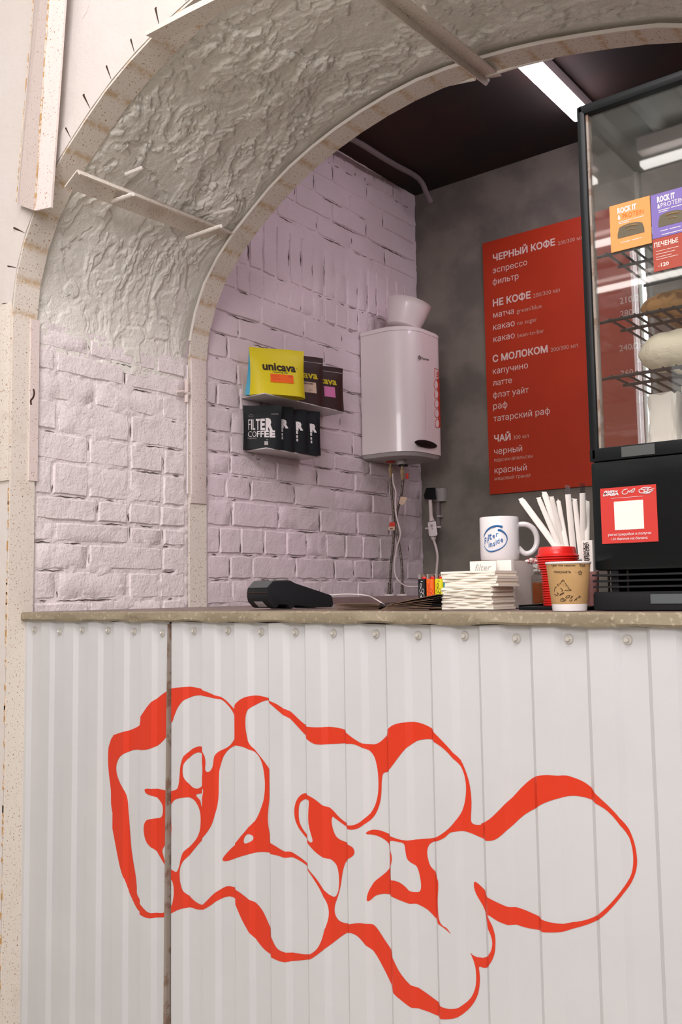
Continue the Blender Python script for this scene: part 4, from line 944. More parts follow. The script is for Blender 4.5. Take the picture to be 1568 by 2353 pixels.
for i, (chh, wd_, bo) in enumerate((('F', .055, -.012), ('I', .030, -.006), ('L', .06, .0), ('T', .10, .02), ('E', .12, .04), ('R', .19, .075))):
    write(mb, chh, lambda x, y, a_=uu0: f_(a_+x/w_, .43+y/h_), width=w_*wd_, size=.255*h_/.72, bold=bo, cuts=2); uu0 += wd_+.018
uu0 = .12
for i, (chh, wd_, bo) in enumerate((('C', .10, -.015), ('O', .105, -.008), ('F', .075, .01), ('F', .085, .025), ('E', .12, .045), ('E', .15, .07))):
    write(mb, chh, lambda x, y, a_=uu0: f_(a_+x/w_, .265+y/h_), width=w_*wd_, size=.14*h_/.72, bold=bo, cuts=2); uu0 += wd_+.016
obj('white_lettering', mb, 'whiteink', t_, local=True)
mb = MB(); mb.tube([f_(.2+.055*cos(a), .755+.028*sin(a)) for a in np.linspace(0, 2*pi, 15)], .0005, 4); write(mb, 'Подробнее', lambda x, y: f_(.12+x/w_, .225+y/h_), size=.006)
patch(mb, f_, .55, .08, .645, .165, 2); mb.tube([f_(.62+.012*cos(a), .20+.012*sin(a)) for a in np.linspace(0, 2*pi, 9)], .0008, 4)
write(mb, 'ROASTED', lambda x, y: f_(.74+x/w_, .78+y/h_), size=.006); obj('small_print', mb, 'grey', t_, local=True)
for k in (1, 2, 3):
    t_, f_, w_, h_ = bl[k]; mb = MB()
    for ch2, v0, sz in (('R', .52, .042), ('E', .43, .014), ('E', .34, .012), ('E', .26, .012)): write(mb, ch2, lambda x, y: f_(.60+x/w_, v0+y/h_), size=sz, bold=.07)
    obj('white_lettering', mb, 'whiteink', t_, local=True)

# ============================================================ MENU ON THE BACK WALL
YM = 2.058
mn = thing('menu_board', 'tall red menu board with pale Cyrillic lettering on the grey back wall', 'menu', (-1.6, YM, 1.61))
ma, mc = at(1120, 557, YM), at(1122, 1137, YM); xr_ = at(1478, 900, YM).x
obj('board', MB().box((at(1116, 800, YM).x, YM, at(1122, 1137, YM).z), (xr_, YM+.008, at(1122, 556, YM).z)), 'menu', mn, bevel=.001)
def mrow(txt, x0, y0, x1, m='menutext', bold=0., name='menu_line', sq=1.):
    a = at(x0, y0, YM); b_ = at(x1, y0, YM); w = b_.x-a.x; mb = MB(); vs, fs, gw = glyphs(txt, bold); s = w/gw
    mb.add([(a.x+x*s, YM-.0008, a.z+y*s*sq) for x, y in vs], fs); obj(name, mb, m, mn)
for txt, x0, y0, x1, bo in (('ЧЕРНЫЙ КОФЕ', 1133.5, 600.5, 1277.8, .03), ('НЕ КОФЕ', 1133.5, 704.6, 1221, .03), ('С МОЛОКОМ', 1133, 832.5, 1260.5, .03), ('ЧАЙ', 1136.5, 1015.4, 1174.6, .03)):
    mrow(txt, x0, y0, x1, 'menutext', bo, 'menu_heading')
for txt, x0, y0, x1 in (('эспрессо',1133,628.7,1213),('фильтр',1133,655,1193),('матча',1134,731,1182),('какао',1134.4,759,1184),('какао',1135,786.5,1184),('капучино',1133.5,860,1214.7),('латте',1133.5,887,1177.5),
      ('флэт уайт',1134,914.9,1216),('раф',1134.4,941,1167),('татарский раф',1135,969,1265),('черный',1136.5,1044.5,1201),('красный',1137.4,1088,1211.5)): mrow(txt, x0, y0, x1)
for txt, x0, y0, x1 in (('200/300 мл',1283,564,1342),('200/300 мл',1226,684.5,1288),('green/blue',1188,720,1246),('no sugar',1189.5,747.5,1235),('bean-to-bar',1190,776,1252),('200/300 мл',1266.5,809,1329),('300 мл',1180.5,1010,1216),
      ('персик-апельсин',1136.5,1061.5,1225.7),('медовый гранат',1137.4,1104,1221),): mrow(txt, x0, y0, x1, 'menutext2', 0., 'menu_small_line')
for txt, x0, y0, x1 in (('290',1464,662,1487),('210/260',1425,699,1487),('280/310',1426,729,1487),('240/280',1424,808,1486),('290',1464,833,1486),('260',1427,866,1454),('300',1466,925,1488)): 
    a = at(x0, y0, YM); mb = MB(); write(mb, txt, lambda x, y: (a.x+x-.0, YM-.0008, a.z+y), size=.036, bold=.008); obj('menu_price', mb, 'menutext', mn)

# ============================================================ ON THE COUNTER
# payment terminal
P0 = at(590, 1396, .10); P0.z = topz(P0.x)+.0005
AT = math.radians(78)
tm = thing('payment_terminal', 'dark grey card payment terminal lying on the counter at the left', 'terminal', tuple(P0), AT)
side = [(.004,.016),(.0,.030),(.002,.048),(.022,.0655),(.070,.0665),(.085,.060),(.195,.030),(.2,.024),(.202,.004),(.197,.0),(.150,.0),(.145,-.001),(.140,.0),(.092,.006),(.083,.007),(.076,.0),(.070,-.002),(.062,.008),(.036,.010),(.028,.001),(.018,.003)]
side = [(x, z+.002) for x, z in side]
obj('housing', MB().prism(side, -.043, .043, lambda u, v, w: (u, w, v)), 'blackmatte', tm, bevel=.0035, local=True, angle=50)
obj('printer_cover', MB().prism([(.003,.0515),(.022,.0680),(.066,.069),(.066,.0700),(.021,.0690),(.002,.0522)], -.040, .040, lambda u, v, w: (u, w, v)), 'grey', tm, local=True).data.materials[0] = mat('terminal_cover', (.055, .062, .066), .35)
obj('paper_slot', MB().box((.058, -.030, .0698), (.066, .030, .0712)), 'grey', tm, local=True)
obj('seam', MB().tube([(.0, -.042, .0400), (-.0004, 0, .0400), (.0, .042, .0400)], .0007, 4), 'dark_rust', tm, local=True)
mb = MB()
for r in (.004, .007, .010): mb.tube([(.012+ (r*cos(a))*.55, r*sin(a)-.004, .0596+(r*cos(a))*.5) for a in np.linspace(-.6, .9, 7)], .0005, 4)
obj('contactless_mark', mb, 'whiteink', tm, local=True)
mb = MB(); mb.box((-.0006, -.020, .006), (.0105, .016, .0245)); o = obj('card_label', MB().prism([(.0,-.024),(.0,.012),(.0,.012),(.0,-.024)], 0, 1, lambda u, v, w: (u+.0145-.0135*w*1.1, v, .006+.0135*w)), 'whiteink', tm, local=True)
pa = at(690, 1365, .24); pts = [(688,1365),(705,1366.5),(730,1368),(760,1367.5),(790,1365.5),(820,1366),(845,1369),(860,1375)]
cq = [at(x, y, .25+.02*i) for i, (x, y) in enumerate(pts)] + [at(885, 1390, .40)]
ccb = thing('charging_cable', 'pink-white charging cable plugged into the payment terminal', 'cable', tuple(cq[0]))
obj('connector', MB().tube([cq[0], cq[0].lerp(cq[1], .95)], [.0042, .0036], 8), 'cable', ccb, smooth=True)
obj('wire', MB().tube(catmull([tuple(v) for v in cq], 4, False), .0017, 6), 'cable', ccb, smooth=True)
# dark leaflets: a flat pile and a fanned one
def leaflet(cx, cy, z, ang, L, w, droop, lab, grp, lift=0):
    t = thing('leaflet', lab, 'leaflet', (cx, cy, z), ang, grp); n = 8; mb = MB(); r = []
    for i in range(n+1):
        u = i/n; zz_ = droop*(4*(u-.5)**2) + lift*u; x = (u-.5)*L
        r.append([Vector((x, -w/2, zz_)), Vector((x, w/2, zz_)), Vector((x, w/2, zz_+.0011)), Vector((x, -w/2, zz_+.0011))])
    mb.rings(r); o = obj('sheet', mb, ['leaflet', 'leafedge'], t, local=True)
    mb = MB(); mb.rings([[a+Vector((0, -.0004, -.0001)) for a in (q[0], q[0]+Vector((0, .0004, 0)), q[3]+Vector((0, .0004, .0)), q[3])] for q in r]); obj('paper_edge', mb, 'leafedge', t, local=True)
q = at(848, 1398, .12)
for k in range(6):
    leaflet(q.x+rnd(-.004, .004), q.y+rnd(.0, .006), topz(q.x)+.0009+k*.0023, rnd(-.015, .015), .118, .09, -.0006+k*.0004, ('lowest','second','third','fourth','fifth','topmost')[k]+' dark leaflet of the flat pile beside the fanned one', 'flat pile of dark leaflets')
q = at(966, 1397, .10)
for k in range(8):
    leaflet(q.x+.004*k-.01, q.y+rnd(0, .01), topz(q.x)+.0009+k*.0016, rnd(-.02, .02)-.01*k, .118, .10, .0, ('lowest','second','third','fourth','fifth','sixth','seventh','topmost')[k]+' dark leaflet of the fanned pile before the lighters', 'fanned pile of dark leaflets', lift=.0026*k)
# lighters in their black display tray
YL = .40
tr = thing('display_tray', 'black tray holding the lighters behind the leaflets', 'tray', tuple(at(1000, 1390, YL)))
a, b = at(960, 1380, YL-.01), at(1034, 1380, YL-.01)
obj('tray_base', MB().box((a.x, YL-.014, ZT), (b.x, YL+.065, a.z-.0005)), 'black', tr, bevel=.002)
zl = a.z
def lighter(px, Yc, m, lab, fig, seed):
    p = at(px, 1380, Yc); w = .0102; t = thing('lighter', lab, 'lighter', (p.x, Yc, zl), .35, 'pocket lighters in the black tray'); hb = .052
    pr = [Vector((w*cos(a_)*.98, .006*sin(a_), 0)) for a_ in np.linspace(0, 2*pi, 21)[:-1]]
    pr = [Vector((math.copysign(abs(cos(a_))**.6, cos(a_))*w, math.copysign(abs(sin(a_))**.6, sin(a_))*.0068, 0)) for a_ in np.linspace(0, 2*pi, 25)[:-1]]
    obj('lighter_body', MB().rings([[p_+Vector((0, 0, z)) for p_ in pr] for z in (0, .001, hb-.001, hb)]), m, t, smooth=True, local=True)
    obj('metal_hood', MB().rings([[Vector((p_.x*.45-w*.45, p_.y*.8, z)) for p_ in pr] for z in (hb, hb+.012)]), 'chrome', t, smooth=True, local=True)
    obj('fork_lever', MB().box((w*.12, -.0045, hb), (w*.95, .0045, hb+.006)), 'lidred', t, local=True, bevel=.001, label='red gas lever')
    mb = MB(); mb.tube([(w*.35, -.003, hb+.009), (w*.35, .003, hb+.009)], .0035, 12); obj('spark_wheel', mb, 'chrome', t, local=True)
    if fig:
        mb = MB(); loops = [[(-.25,.78),(-.45,.68),(-.3,.55),(-.15,.62),(-.1,.75),(-.25,.78)], [(-.3,.55),(-.55,.46),(-.4,.36),(-.1,.4),(0,.5),(.25,.52),(.5,.44),(.3,.33),(-.05,.35),(-.4,.36)],
               [(-.45,.34),(-.5,.2),(-.3,.15),(.0,.27),(.35,.3),(.5,.2),(.25,.08),(-.1,.16),(-.45,.08),(-.15,.02),(.2,.06)]]
        for lp in loops: mb.tube([Vector((x*w, -.00705, (z+.02)*hb*1.0)) for x, z in catmull(lp, 3, False)], .0006, 4)
        mb.box((-.0025, -.0071, hb*.88), (.002, -.0066, hb*.905))
        obj('squiggle_print', mb, fig, t, local=True)
lighter(972, YL, 'black', 'black lighter with a white squiggle in the tray by the napkins', 'whiteink', 1)
lighter(991, YL, 'orange', 'orange lighter with a reddish squiggle between the black and yellow ones', 'redink', 2)
lighter(1011, YL, 'lighteryellow', 'yellow lighter with a black squiggle touching the napkins', 'darkink', 3)
lighter(1029, YL+.01, 'teal', 'teal lighter mostly hidden behind the napkins', None, 4)
for px, lab, m in ((981, 'dark lighter in the back row behind the black and orange ones', 'black'), (1001, 'red-topped lighter in the back row behind the orange and yellow ones', 'orange')): lighter(px, YL+.03, m, lab, None, 5)
# napkins: three folded bundles made of single napkins
XN0, XN1 = at(1018, 1390, .075).x, at(1133, 1390, .075).x
zz_ = topz(-.9)+.001; idx = 0
def napkin(z, th, x0, x1, y0, y1, lab, wav, grp):
    wav *= .6
    t = thing('napkin', lab, 'napkin', ((x0+x1)/2, (y0+y1)/2, z), 0, grp); n = 10; mb = MB()
    # the folded front edge is round; three visible plies to the side
    def zw(x, y): return wav*(math.sin(x*55+z*900)*.5+math.sin(y*70+z*500)*.4)
    rs = []
    for i in range(n+1):
        x = x0+(x1-x0)*i/n; y0_ = y0+.002*math.sin(i*1.1+z*800); sec = []
        for (yy, hh) in ((y1, 0), (y0_+th*.15, 0), (y0_, th*.2), (y0_-.0004, th*.5), (y0_, th*.8), (y0_+th*.15, th*1.), (y1, th*1.)):
            sec.append(Vector((x, yy, z+hh+zw(x, yy))))
        rs.append(sec)
    mb.rings(rs); obj('folded_sheet', mb, 'napkin', t, smooth=True)
names = ['bottom', 'second', 'third', 'fourth', 'fifth', 'sixth', 'seventh', 'eighth', 'ninth', 'tenth', 'eleventh', 'twelfth']
zs_ = zz_
for b_i, (nb_, lab, xo0, xo1, yo, th) in enumerate(((5, 'bottom bundle', -.002, .0, .0, .0044), (7, 'middle bundle', .0, .0, -.002, .0030), (6, 'top bundle', -.006, .003, .001, .0051))):
    for k in range(nb_):
        e = b_i == 2; ex = .0
        napkin(zs_, th, XN0+xo0+rnd(-.002, .002)-(.012*(k/nb_) if e else 0)+(.012 if e else 0), XN1+xo1+rnd(-.003, .003)+(.006 if e else 0), .075+yo+rnd(-.0015, .0015), .165, f'{names[k] if k < nb_-1 else "topmost"} napkin of the {lab} in the white stack', .0006, 'folded white napkins')
        zs_ += th+.0001
# box behind with a card, a mug on it
YBX = .205; bx0, bx1 = at(1082, 1300, YBX).x, at(1172, 1300, YBX).x; ztop = at(1172, 1287, YBX).z
ybk = .36
bxo = thing('card_box', 'pale cardboard box behind the napkins, under the mug', 'box', ((bx0+bx1)/2, YBX, ZT))
obj('box_body', MB().box((bx0, YBX, ZT+.001), (bx1, ybk, ztop)), 'cardboard', bxo, bevel=.0015)
obj('lid_line', MB().box((bx0+.002, YBX+.004, ztop-.0005), (bx1-.001, ybk-.002, ztop+.0012)), 'leafedge', bxo)
a, b = at(1081, 1322, .17), at(1140, 1288, .17)
cd = thing('name_card', 'small white card handwritten filter, upright behind the napkins', 'card', (a.x, .17, ZT))
obj('card_sheet', MB().box((a.x, .17, ZT+.001), (b.x, .172, b.z)), 'paper', cd)
p_ = at(1092, 1312, .1695); mb = MB(); write(mb, 'filter', lambda x, y: (p_.x+x, .1695, p_.z+y), width=.038, shear=.3); obj('handwriting', mb, 'grey', cd)
a, b = at(1142, 1330, .185), at(1175, 1286, .185)
cd2 = thing('white_envelope', 'white folded paper standing between the handwritten card and the box', 'paper', (a.x, .185, ZT))
obj('folded_paper', MB().box((a.x, .185, ZT+.001), (b.x, .20, b.z)), 'paper', cd2, bevel=.001)
# mug
pm = at(1150, 1286, .285); zm = ztop+.0015
mr, mh = .0425, at(1150, 1189, .285).z-zm
mg = thing('mug', 'white mug with a blue oval Filter inside print, standing on the box', 'mug', (pm.x, .285, zm))
obj('mug_body', MB().lathe([(.0385, 0), (mr-.0015, .0015), (mr-.0004, .006), (mr, .02), (mr, mh-.002), (mr-.001, mh), (mr-.003, mh-.0005), (mr-.0035, mh-.004), (mr-.004, .006), (.02, .005)], (pm.x, .285, zm), 56), 'whitemug', mg, smooth=True)
hd = rgt*.96 + Vector((0, 0, 0)); hd = (rgt + hor*-.12).normalized(); hp = []
for u_, z_ in ((.92,.818),(1.12,.83),(1.42,.815),(1.72,.72),(1.88,.54),(1.84,.34),(1.62,.20),(1.36,.155),(1.15,.19),(.93,.30)): hp.append(Vector((pm.x, .285, zm+mh*z_)) + hd*(mr*u_))
obj('handle', MB().tube(catmull([tuple(v) for v in hp], 4, False), .0062, 12, 1.0), 'whitemug', mg, smooth=True)
mc_ = (pm.x, .285, zm); mrad = lambda z: mr
Z8 = lambda x, y: (1080+x/9.8, 1170+y/9.8)
def stroke(mb, pts, r, c, rad, conv, n=3):
    cm = catmull(pts, n, False); rr = r if not isinstance(r, list) else list(np.interp(np.linspace(0, 1, len(cm)), np.linspace(0, 1, len(r)), r))
    mb.tube([cone_hit(*conv(x, y), c, rad) for x, y in cm], rr, 5)
mb = MB()
stroke(mb, [(735,400),(650,380),(560,385),(460,420),(380,490),(330,580),(318,640)], [.0026, .0024, .0024, .0022, .0018, .0010, .0003], mc_, mrad, Z8)
stroke(mb, [(630,470),(700,480),(770,525),(820,590),(840,660),(825,740),(770,825),(690,885),(600,925),(500,950),(420,940),(360,890),(325,820)], [.0026, .0024, .0020, .0016, .0012, .0010, .0012, .0016, .0017, .0018, .0015, .0008, .0004], mc_, mrad, Z8)
obj('oval_emblem', mb, 'blueink', mg)
def stamp(mb, txt, px, py, sz, rot, c, rad, bold=0., sx=1., shear=0., off=.0006):
    vs, fs, gw = glyphs(txt, bold, shear); cr_, sr_ = cos(rot), sin(rot)
    mb.add([cone_hit(px+(x*sx*cr_+y*sr_)*sz, py-(-x*sx*sr_+y*cr_)*sz - 2*x*sx*sr_*sz, c, rad, off) for x, y in vs], fs)
mb = MB()
for chh, x, y, s_, sx_ in (('F',335,790,22,.40),('i',384,765,20,.55),('l',414,715,21,.55),('t',432,682,24,.75),('e',512,652,17,.72),('r',592,622,19,.85)): stamp(mb, chh, *Z8(x, y), s_, 0, mc_, mrad, .018, sx_)
for chh, x, y, sx_ in (('i',424,860,.7),('n',456,848,.72),('s',526,830,.72),('i',584,800,.7),('d',612,772,.75),('e',690,742,.8)): stamp(mb, chh, *Z8(x, y), 18, 0, mc_, mrad, .018, sx_)
obj('blue_lettering', mb, 'blueink', mg)
# glass spice jar
YJ = .20; pj = at(1234, 1390, YJ)
jr_ = thing('spice_jar', 'square glass jar of brown powder with a chrome lid, left of the red lids', 'jar', (pj.x, YJ, ZT+.004))
jx0, jx1 = at(1222, 1390, YJ-.02).x, at(1256, 1390, YJ-.02).x; zj0 = ZT+.0085
zsh, zn, zcap = at(1230, 1325, YJ).z, at(1230, 1315, YJ).z, at(1230, 1296, YJ).z
def sq(x0, x1, y0, y1, z): return [Vector(p) for p in ((x0, y0, z), (x1, y0, z), (x1, y1, z), (x0, y1, z))]
obj('glass_body', MB().rings([sq(jx0, jx1, YJ-.02, YJ+.02, z) for z in (zj0, zsh)] + [sq(jx0+.004, jx1-.004, YJ-.016, YJ+.016, zsh+.006)]), 'jarglass', jr_, bevel=.003)
obj('brown_powder', MB().rings([sq(jx0+.002, jx1-.002, YJ-.018, YJ+.018, z) for z in (zj0+.003, zsh-.012)]), 'spice', jr_, bevel=.002)
jc = ((jx0+jx1)/2, YJ, 0)
obj('neck', MB().lathe([(.0165, zsh+.004), (.0165, zn)], jc, 28), 'jarglass', jr_, smooth=True)
obj('chrome_lid', MB().lathe([(.0185, zn), (.0195, zn+.001), (.0195, zn+.005), (.018, zn+.006), (.0195, zn+.008), (.0195, zcap-.002), (.018, zcap)], jc, 32), 'chrome', jr_, smooth=True)
# wrapped candies on the jar
for k in range(9):
    c_ = at(1216+4.2*k, 1291-(k % 3)*2.2, YJ+rnd(-.008, .008)); c_.z = max(c_.z, zcap+.005)
    if k == 8: c_.z += .004
    t = thing('candy', 'red and white twisted candy heaped on the jar lid beside the red lids', 'candy', (c_.x, c_.y, c_.z-.004), 0, 'red and white candies on the jar')
    d = Vector((rnd(-1, 1), rnd(-1, 1), rnd(-.2, .6))).normalized()
    obj('candy_stick', MB().tube([c_-d*.009, c_-d*.006, c_, c_+d*.006, c_+d*.009], [.001, .0034, .0038, .0034, .001], 8), 'candy', t, smooth=True)
    u1 = d.orthogonal().normalized(); v1 = d.cross(u1)
    obj('red_stripe', MB().tube([c_+d*(-.007+.014*j/14)+(u1*cos(j*.9)+v1*sin(j*.9))*.0036 for j in range(15)], .0009, 4), 'candyred', t)
# black tray, red lids, straw holder, straws
bt = thing('serving_tray', 'low black tray under the jar and the red lids', 'tray', tuple(at(1240, 1400, .10)))
a, b = at(1208, 1400, .13), at(1372, 1400, .13)
obj('tray_base', MB().box((a.x, .10, ZT+.0006), (b.x, .34, ZT+.007)), 'black', bt, bevel=.002)
obj('tray_rim', MB().box((a.x, .10, ZT+.007), (a.x+.004, .34, ZT+.010)), 'black', bt, bevel=.001)
pl_ = at(1293, 1390, .145); zlt = at(1290, 1256, .145).z; zlo = ZT+.0075
NL = 20; dz = (zlt-.020-zlo)/NL
for k in range(NL+1):
    z = zlo+k*dz; top = k >= NL; lean = -.004*(k/NL)
    c_ = (pl_.x+lean-(.003 if k > 14 else 0), .145, z)
    t = thing('cup_lid', ('topmost' if top else ['lowest','second','third','fourth','fifth','sixth','seventh','eighth','ninth','tenth','eleventh','twelfth','thirteenth','fourteenth','fifteenth','sixteenth','seventeenth','eighteenth','nineteenth','twentieth'][k]+' from the bottom') + ' red plastic cup lid in the tall stack', 'lid', c_, 0, 'stack of red cup lids')
    r = .034 if k < 13 else .034+(k-12)*.0007
    pf = [(r, 0), (r+.0016, .0006), (r+.0018, .0030), (r+.0002, .0036), (r-.002, dz*1.0), (r-.006, dz+.0004)] if not top else [(r, 0), (r+.0016, .0006), (r+.0016, .0030), (r-.001, .0042), (r-.003, .006), (r-.0045, .017), (r-.006, .019), (r-.009, .0195), (r-.011, .015), (.004, .0145)]
    obj('lid_shell', MB().lathe(pf, c_, 40), 'lidred', t, smooth=True)
sh_ = at(1305, 1300, .235)
cup2 = thing('straw_cup', 'paper cup behind the red lids holding the straws', 'cup', (sh_.x, .235, ZT+.0072))
obj('cup_wall', MB().lathe([(.027, 0), (.040, .088), (.0412, .0885), (.0412, .0905), (.0392, .0905), (.026, .003)], (sh_.x, .235, ZT+.0072), 40), 'whitemug', cup2, smooth=True)
base = Vector((sh_.x, .235, ZT+.030))
SD = [((1197,1146),(1283,1262),.0068,'leftmost flat paper-wrapped straw, leaning far left'), ((1238,1144),(1288,1262),.0052,'second paper-wrapped straw from the left, with a twisted end'), ((1251,1131),(1295,1262),.0066,'wide paper-wrapped straw with a torn flat end'),
      ((1268,1142),(1299,1262),.0050,'thin paper-wrapped straw with a curled tip near the middle'), ((1283,1147),(1304,1262),.0048,'short pointed paper-wrapped straw near the middle'), ((1304,1116),(1318,1262),.0062,'tall straw with a clear wrapper end right of the middle'),
      ((1321,1147),(1334,1262),.0052,'paper-wrapped straw with a bent cap end'), ((1339,1112),(1342,1262),.0062,'tallest straw in clear film at the right'), ((1351,1152),(1350,1262),.0048,'paper-wrapped straw half hidden by the display case')]
for k, (tp, bp, r, lab) in enumerate(SD):
    Yt = .235+(-.02 if k % 2 else .015); a = at(*bp, .225 + .006*(k % 4)); b = at(*tp, Yt+.01*(k % 3)); a2 = a + (a-b).normalized()*.065
    a2.z = max(a2.z, ZT+.016)
    t = thing('straw', lab, 'straw', tuple(a2), 0, 'wrapped straws behind the red lids')
    up_ = (-FW) 
    obj('paper_wrap', MB().tube([a2, a, a.lerp(b, .5), a.lerp(b, .96 if k not in (5, 7) else .86)], [r*.8, r, r, r*.96], 12, .42, up=up_), 'paper', t, smooth=True)
    e = a.lerp(b, .96 if k not in (5, 7) else .86); sd = (b-a).normalized().cross(-FW).normalized()
    mb = MB(); th = FW*.0008
    ww = r*(1.0 if k != 4 else .3); rt = rnd(.75, 1.2) if k != 4 else .1
    mb.rings([[e+sd*r*.8+th, e-sd*r*.8+th, e-sd*r*.8-th, e+sd*r*.8-th], [e.lerp(b, .5)+sd*ww*.7+th*.5, e.lerp(b, .5)-sd*ww*.7+th*.5, e.lerp(b, .5)-sd*ww*.7-th*.5, e.lerp(b, .5)+sd*ww*.7-th*.5], [b+sd*ww*rt+th*.4, b-sd*ww*rt+th*.4+Vector((0, 0, .002)), b-sd*ww*rt-th*.4+Vector((0, 0, .002)), b+sd*ww*rt-th*.4]])
    obj('sealed_end', mb, 'clear' if k in (5, 7) else 'paper', t)
# white label with a dense black squiggle
a, b = at(1337, 1290, .16), at(1358, 1241, .16)
sl = thing('sticker_packet', 'white packet with a dense black squiggle pattern, squeezed beside the case', 'packet', (a.x, .16, ZT+.0075))
obj('packet_body', MB().box((a.x, .16, ZT+.0075), (b.x+.003, .172, b.z)), 'paper', sl, bevel=.003)
mb = MB()
for k in range(15):
    x_ = a.x+.004+.0012*(k % 3); z_ = b.z-.005-k*.0029; mb.tube([Vector((x_+(.0012+.0019*j), .1592, z_+rnd(-.0018, .0018))) for j in range(6)], .00055, 4)
for k in range(4): mb.tube([Vector((a.x+.006+.003*k+rnd(-.001, .001), .1592, b.z-.006-.0042*j)) for j in range(10)], .00045, 4)
obj('squiggle_print', mb, 'darkink', sl)
# kraft paper cup in front
pc = at(1310, 1403, .018); zc0 = topz(pc.x)+.0006; zc1 = at(1310, 1291, .018).z
ru, rl = .0385, .0295
cp_ = thing('paper_cup', 'brown kraft paper cup with a dog doodle and handwriting at the counter edge', 'cup', (pc.x, .018, zc0))
cc3 = (pc.x, .018, zc0); hh = zc1-zc0; crad = lambda z: rl+(ru-rl)*max(0, min(1, (z-zc0)/hh))
obj('cup_wall', MB().lathe([(crad(zc0+.012), .012), (crad(zc1-.004), hh-.004), (crad(zc1)-.0015, hh-.002), (crad(zc0+.02)-.0015, .014)], cc3, 56), 'kraft', cp_, smooth=True, label='kraft brown wall')
obj('rim', MB().lathe([(ru-.0006, hh-.0045), (ru+.0012, hh-.003), (ru+.0013, hh-.0012), (ru+.0002, hh), (ru-.0016, hh-.0012), (ru-.0018, hh-.004)], cc3, 56), 'whitemug', cp_, smooth=True, label='white rolled rim')
obj('base_band', MB().lathe([(rl-.001, 0), (rl, .0005), (crad(zc0+.0122)+.0003, .0122), (.02, .012)], cc3, 56), 'whitemug', cp_, smooth=True, label='white band at the base')
ZC = lambda x, y: (1240+x/11.2, 1270+y/11.2)
mb = MB()
stamp(mb, 'гдет том заметке', *ZC(310, 350), 6.6, 0, cc3, crad, .012, 1.0); stamp(mb, 'буд', *ZC(1040, 350), 7.5, 0, cc3, crad, .012)
stamp(mb, 'покушать', *ZC(375, 520), 8.2, 0, cc3, crad, .012, 1.05); stamp(mb, '-', *ZC(930, 520), 8, 0, cc3, crad, .01)
obj('handwriting', mb, 'darkink', cp_)
mb = MB(); W_ = .00042
star = []
for k in range(11): a_ = pi/2+k*pi/5; rr = 58 if k % 2 == 0 else 26; star.append((1050+rr*cos(a_), 515-rr*sin(a_)))
mb.tube([cone_hit(*ZC(x, y), cc3, crad) for x, y in star], W_, 4)
for pts in ([(385,1065),(420,1085),(480,1110)], [(385,1000),(395,930),(405,890),(440,880)], [(460,820),(500,850),(470,830),(480,800)], [(510,810),(550,780),(580,720),(620,700),(640,720),(630,750)], [(655,770),(700,830),(745,880),(735,905),(780,940),(825,960),(800,970),(650,968)],
            [(530,910),(570,930),(600,960),(610,975),(570,990)], [(450,1030),(480,1040),(495,1060),(460,1075)], [(520,1095),(560,1050),(620,1030),(630,1040),(570,1075),(520,1095)], [(610,810),(618,818)], [(625,850),(632,855)], [(670,855),(680,850)], [(590,740),(612,730)],
            [(540,1215),(570,1180),(620,1180),(680,1215),(640,1245),(560,1245),(540,1215)], [(590,1200),(640,1230)], [(670,1160),(700,1120),(760,1100),(800,1095)], [(690,1175),(750,1150),(790,1120)], [(820,1110),(840,1150),(800,1180),(870,1110)], [(780,1215),(800,1250),(850,1200)], [(900,1235),(940,1190),(1010,1140),(1070,1135)], [(910,1215),(960,1200),(950,1225)], [(1020,1100),(1040,1150)]):
    stroke(mb, pts, W_, cc3, crad, ZC, 2)
obj('dog_doodle', mb, 'darkink', cp_)

# ============================================================ DISPLAY CASE
XF0, XF1, YF0, YF1 = -.642, -.215, .05, .36
dc = thing('display_case', 'black-framed glass display case standing on the counter at the right', 'display case', (-.43, .2, ZT))
zb0, zg0, zg1, zt = 1.222, at(1390, 1028, YF0).z, at(1362, 255, YF0).z, at(1345, 238, YF0).z
zbt = at(1362, 1062, YF0).z
sw = at(1361, 700, YF0).x-XF0
obj('corner_post', MB().box((XF0, YF0, zbt), (XF0+sw, YF0+.028, zt)), 'black', dc, bevel=.006)
obj('corner_post', MB().box((XF1-sw, YF0, zbt), (XF1, YF0+.028, zt)), 'black', dc, bevel=.006)
obj('corner_post', MB().box((XF0, YF1-.018, zbt), (XF0+.010, YF1, zt)), 'grey', dc, bevel=.002, label='slim grey rear post')
obj('corner_post', MB().box((XF1-.010, YF1-.018, zbt), (XF1, YF1, zt)), 'grey', dc, bevel=.002, label='slim grey rear post')
obj('light_strip', MB().box((XF0+.012, YF1-.030, zg0+.01), (XF0+.017, YF1-.022, zg1-.08)), 'strip', dc, label='slim glowing light strip on the rear post')
obj('top_cover', MB().box((XF0, YF0, zg1), (XF1, YF1, zt)), 'black', dc, bevel=.006)
obj('bottom_rail', MB().box((XF0, YF0, zbt), (XF1, YF0+.03, zg0)), 'black', dc, bevel=.003)
obj('floor_plate', MB().box((XF0+.01, YF0+.03, zbt), (XF1-.01, YF1, zg0+.004)), 'white', dc)
a, b = at(1430, 1060, YF0-.001), at(1506, 1042, YF0-.001)
obj('front_badge', MB().box((a.x, YF0-.002, zbt+.003), (b.x, YF0+.001, zg0-.003)), 'grey', dc).data.materials[0] = mat('badge_slate', (.075, .082, .080), .4)
obj('front_pane', MB().box((XF0+sw-.001, YF0+.010, zg0-.002), (XF1-sw+.001, YF0+.013, zg1+.002)), 'glass', dc, label='front glass pane')
obj('side_pane', MB().box((XF0+.003, YF0+.02, zg0-.002), (XF0+.006, YF1-.01, zg1+.002)), 'sideglass', dc, label='side glass pane')
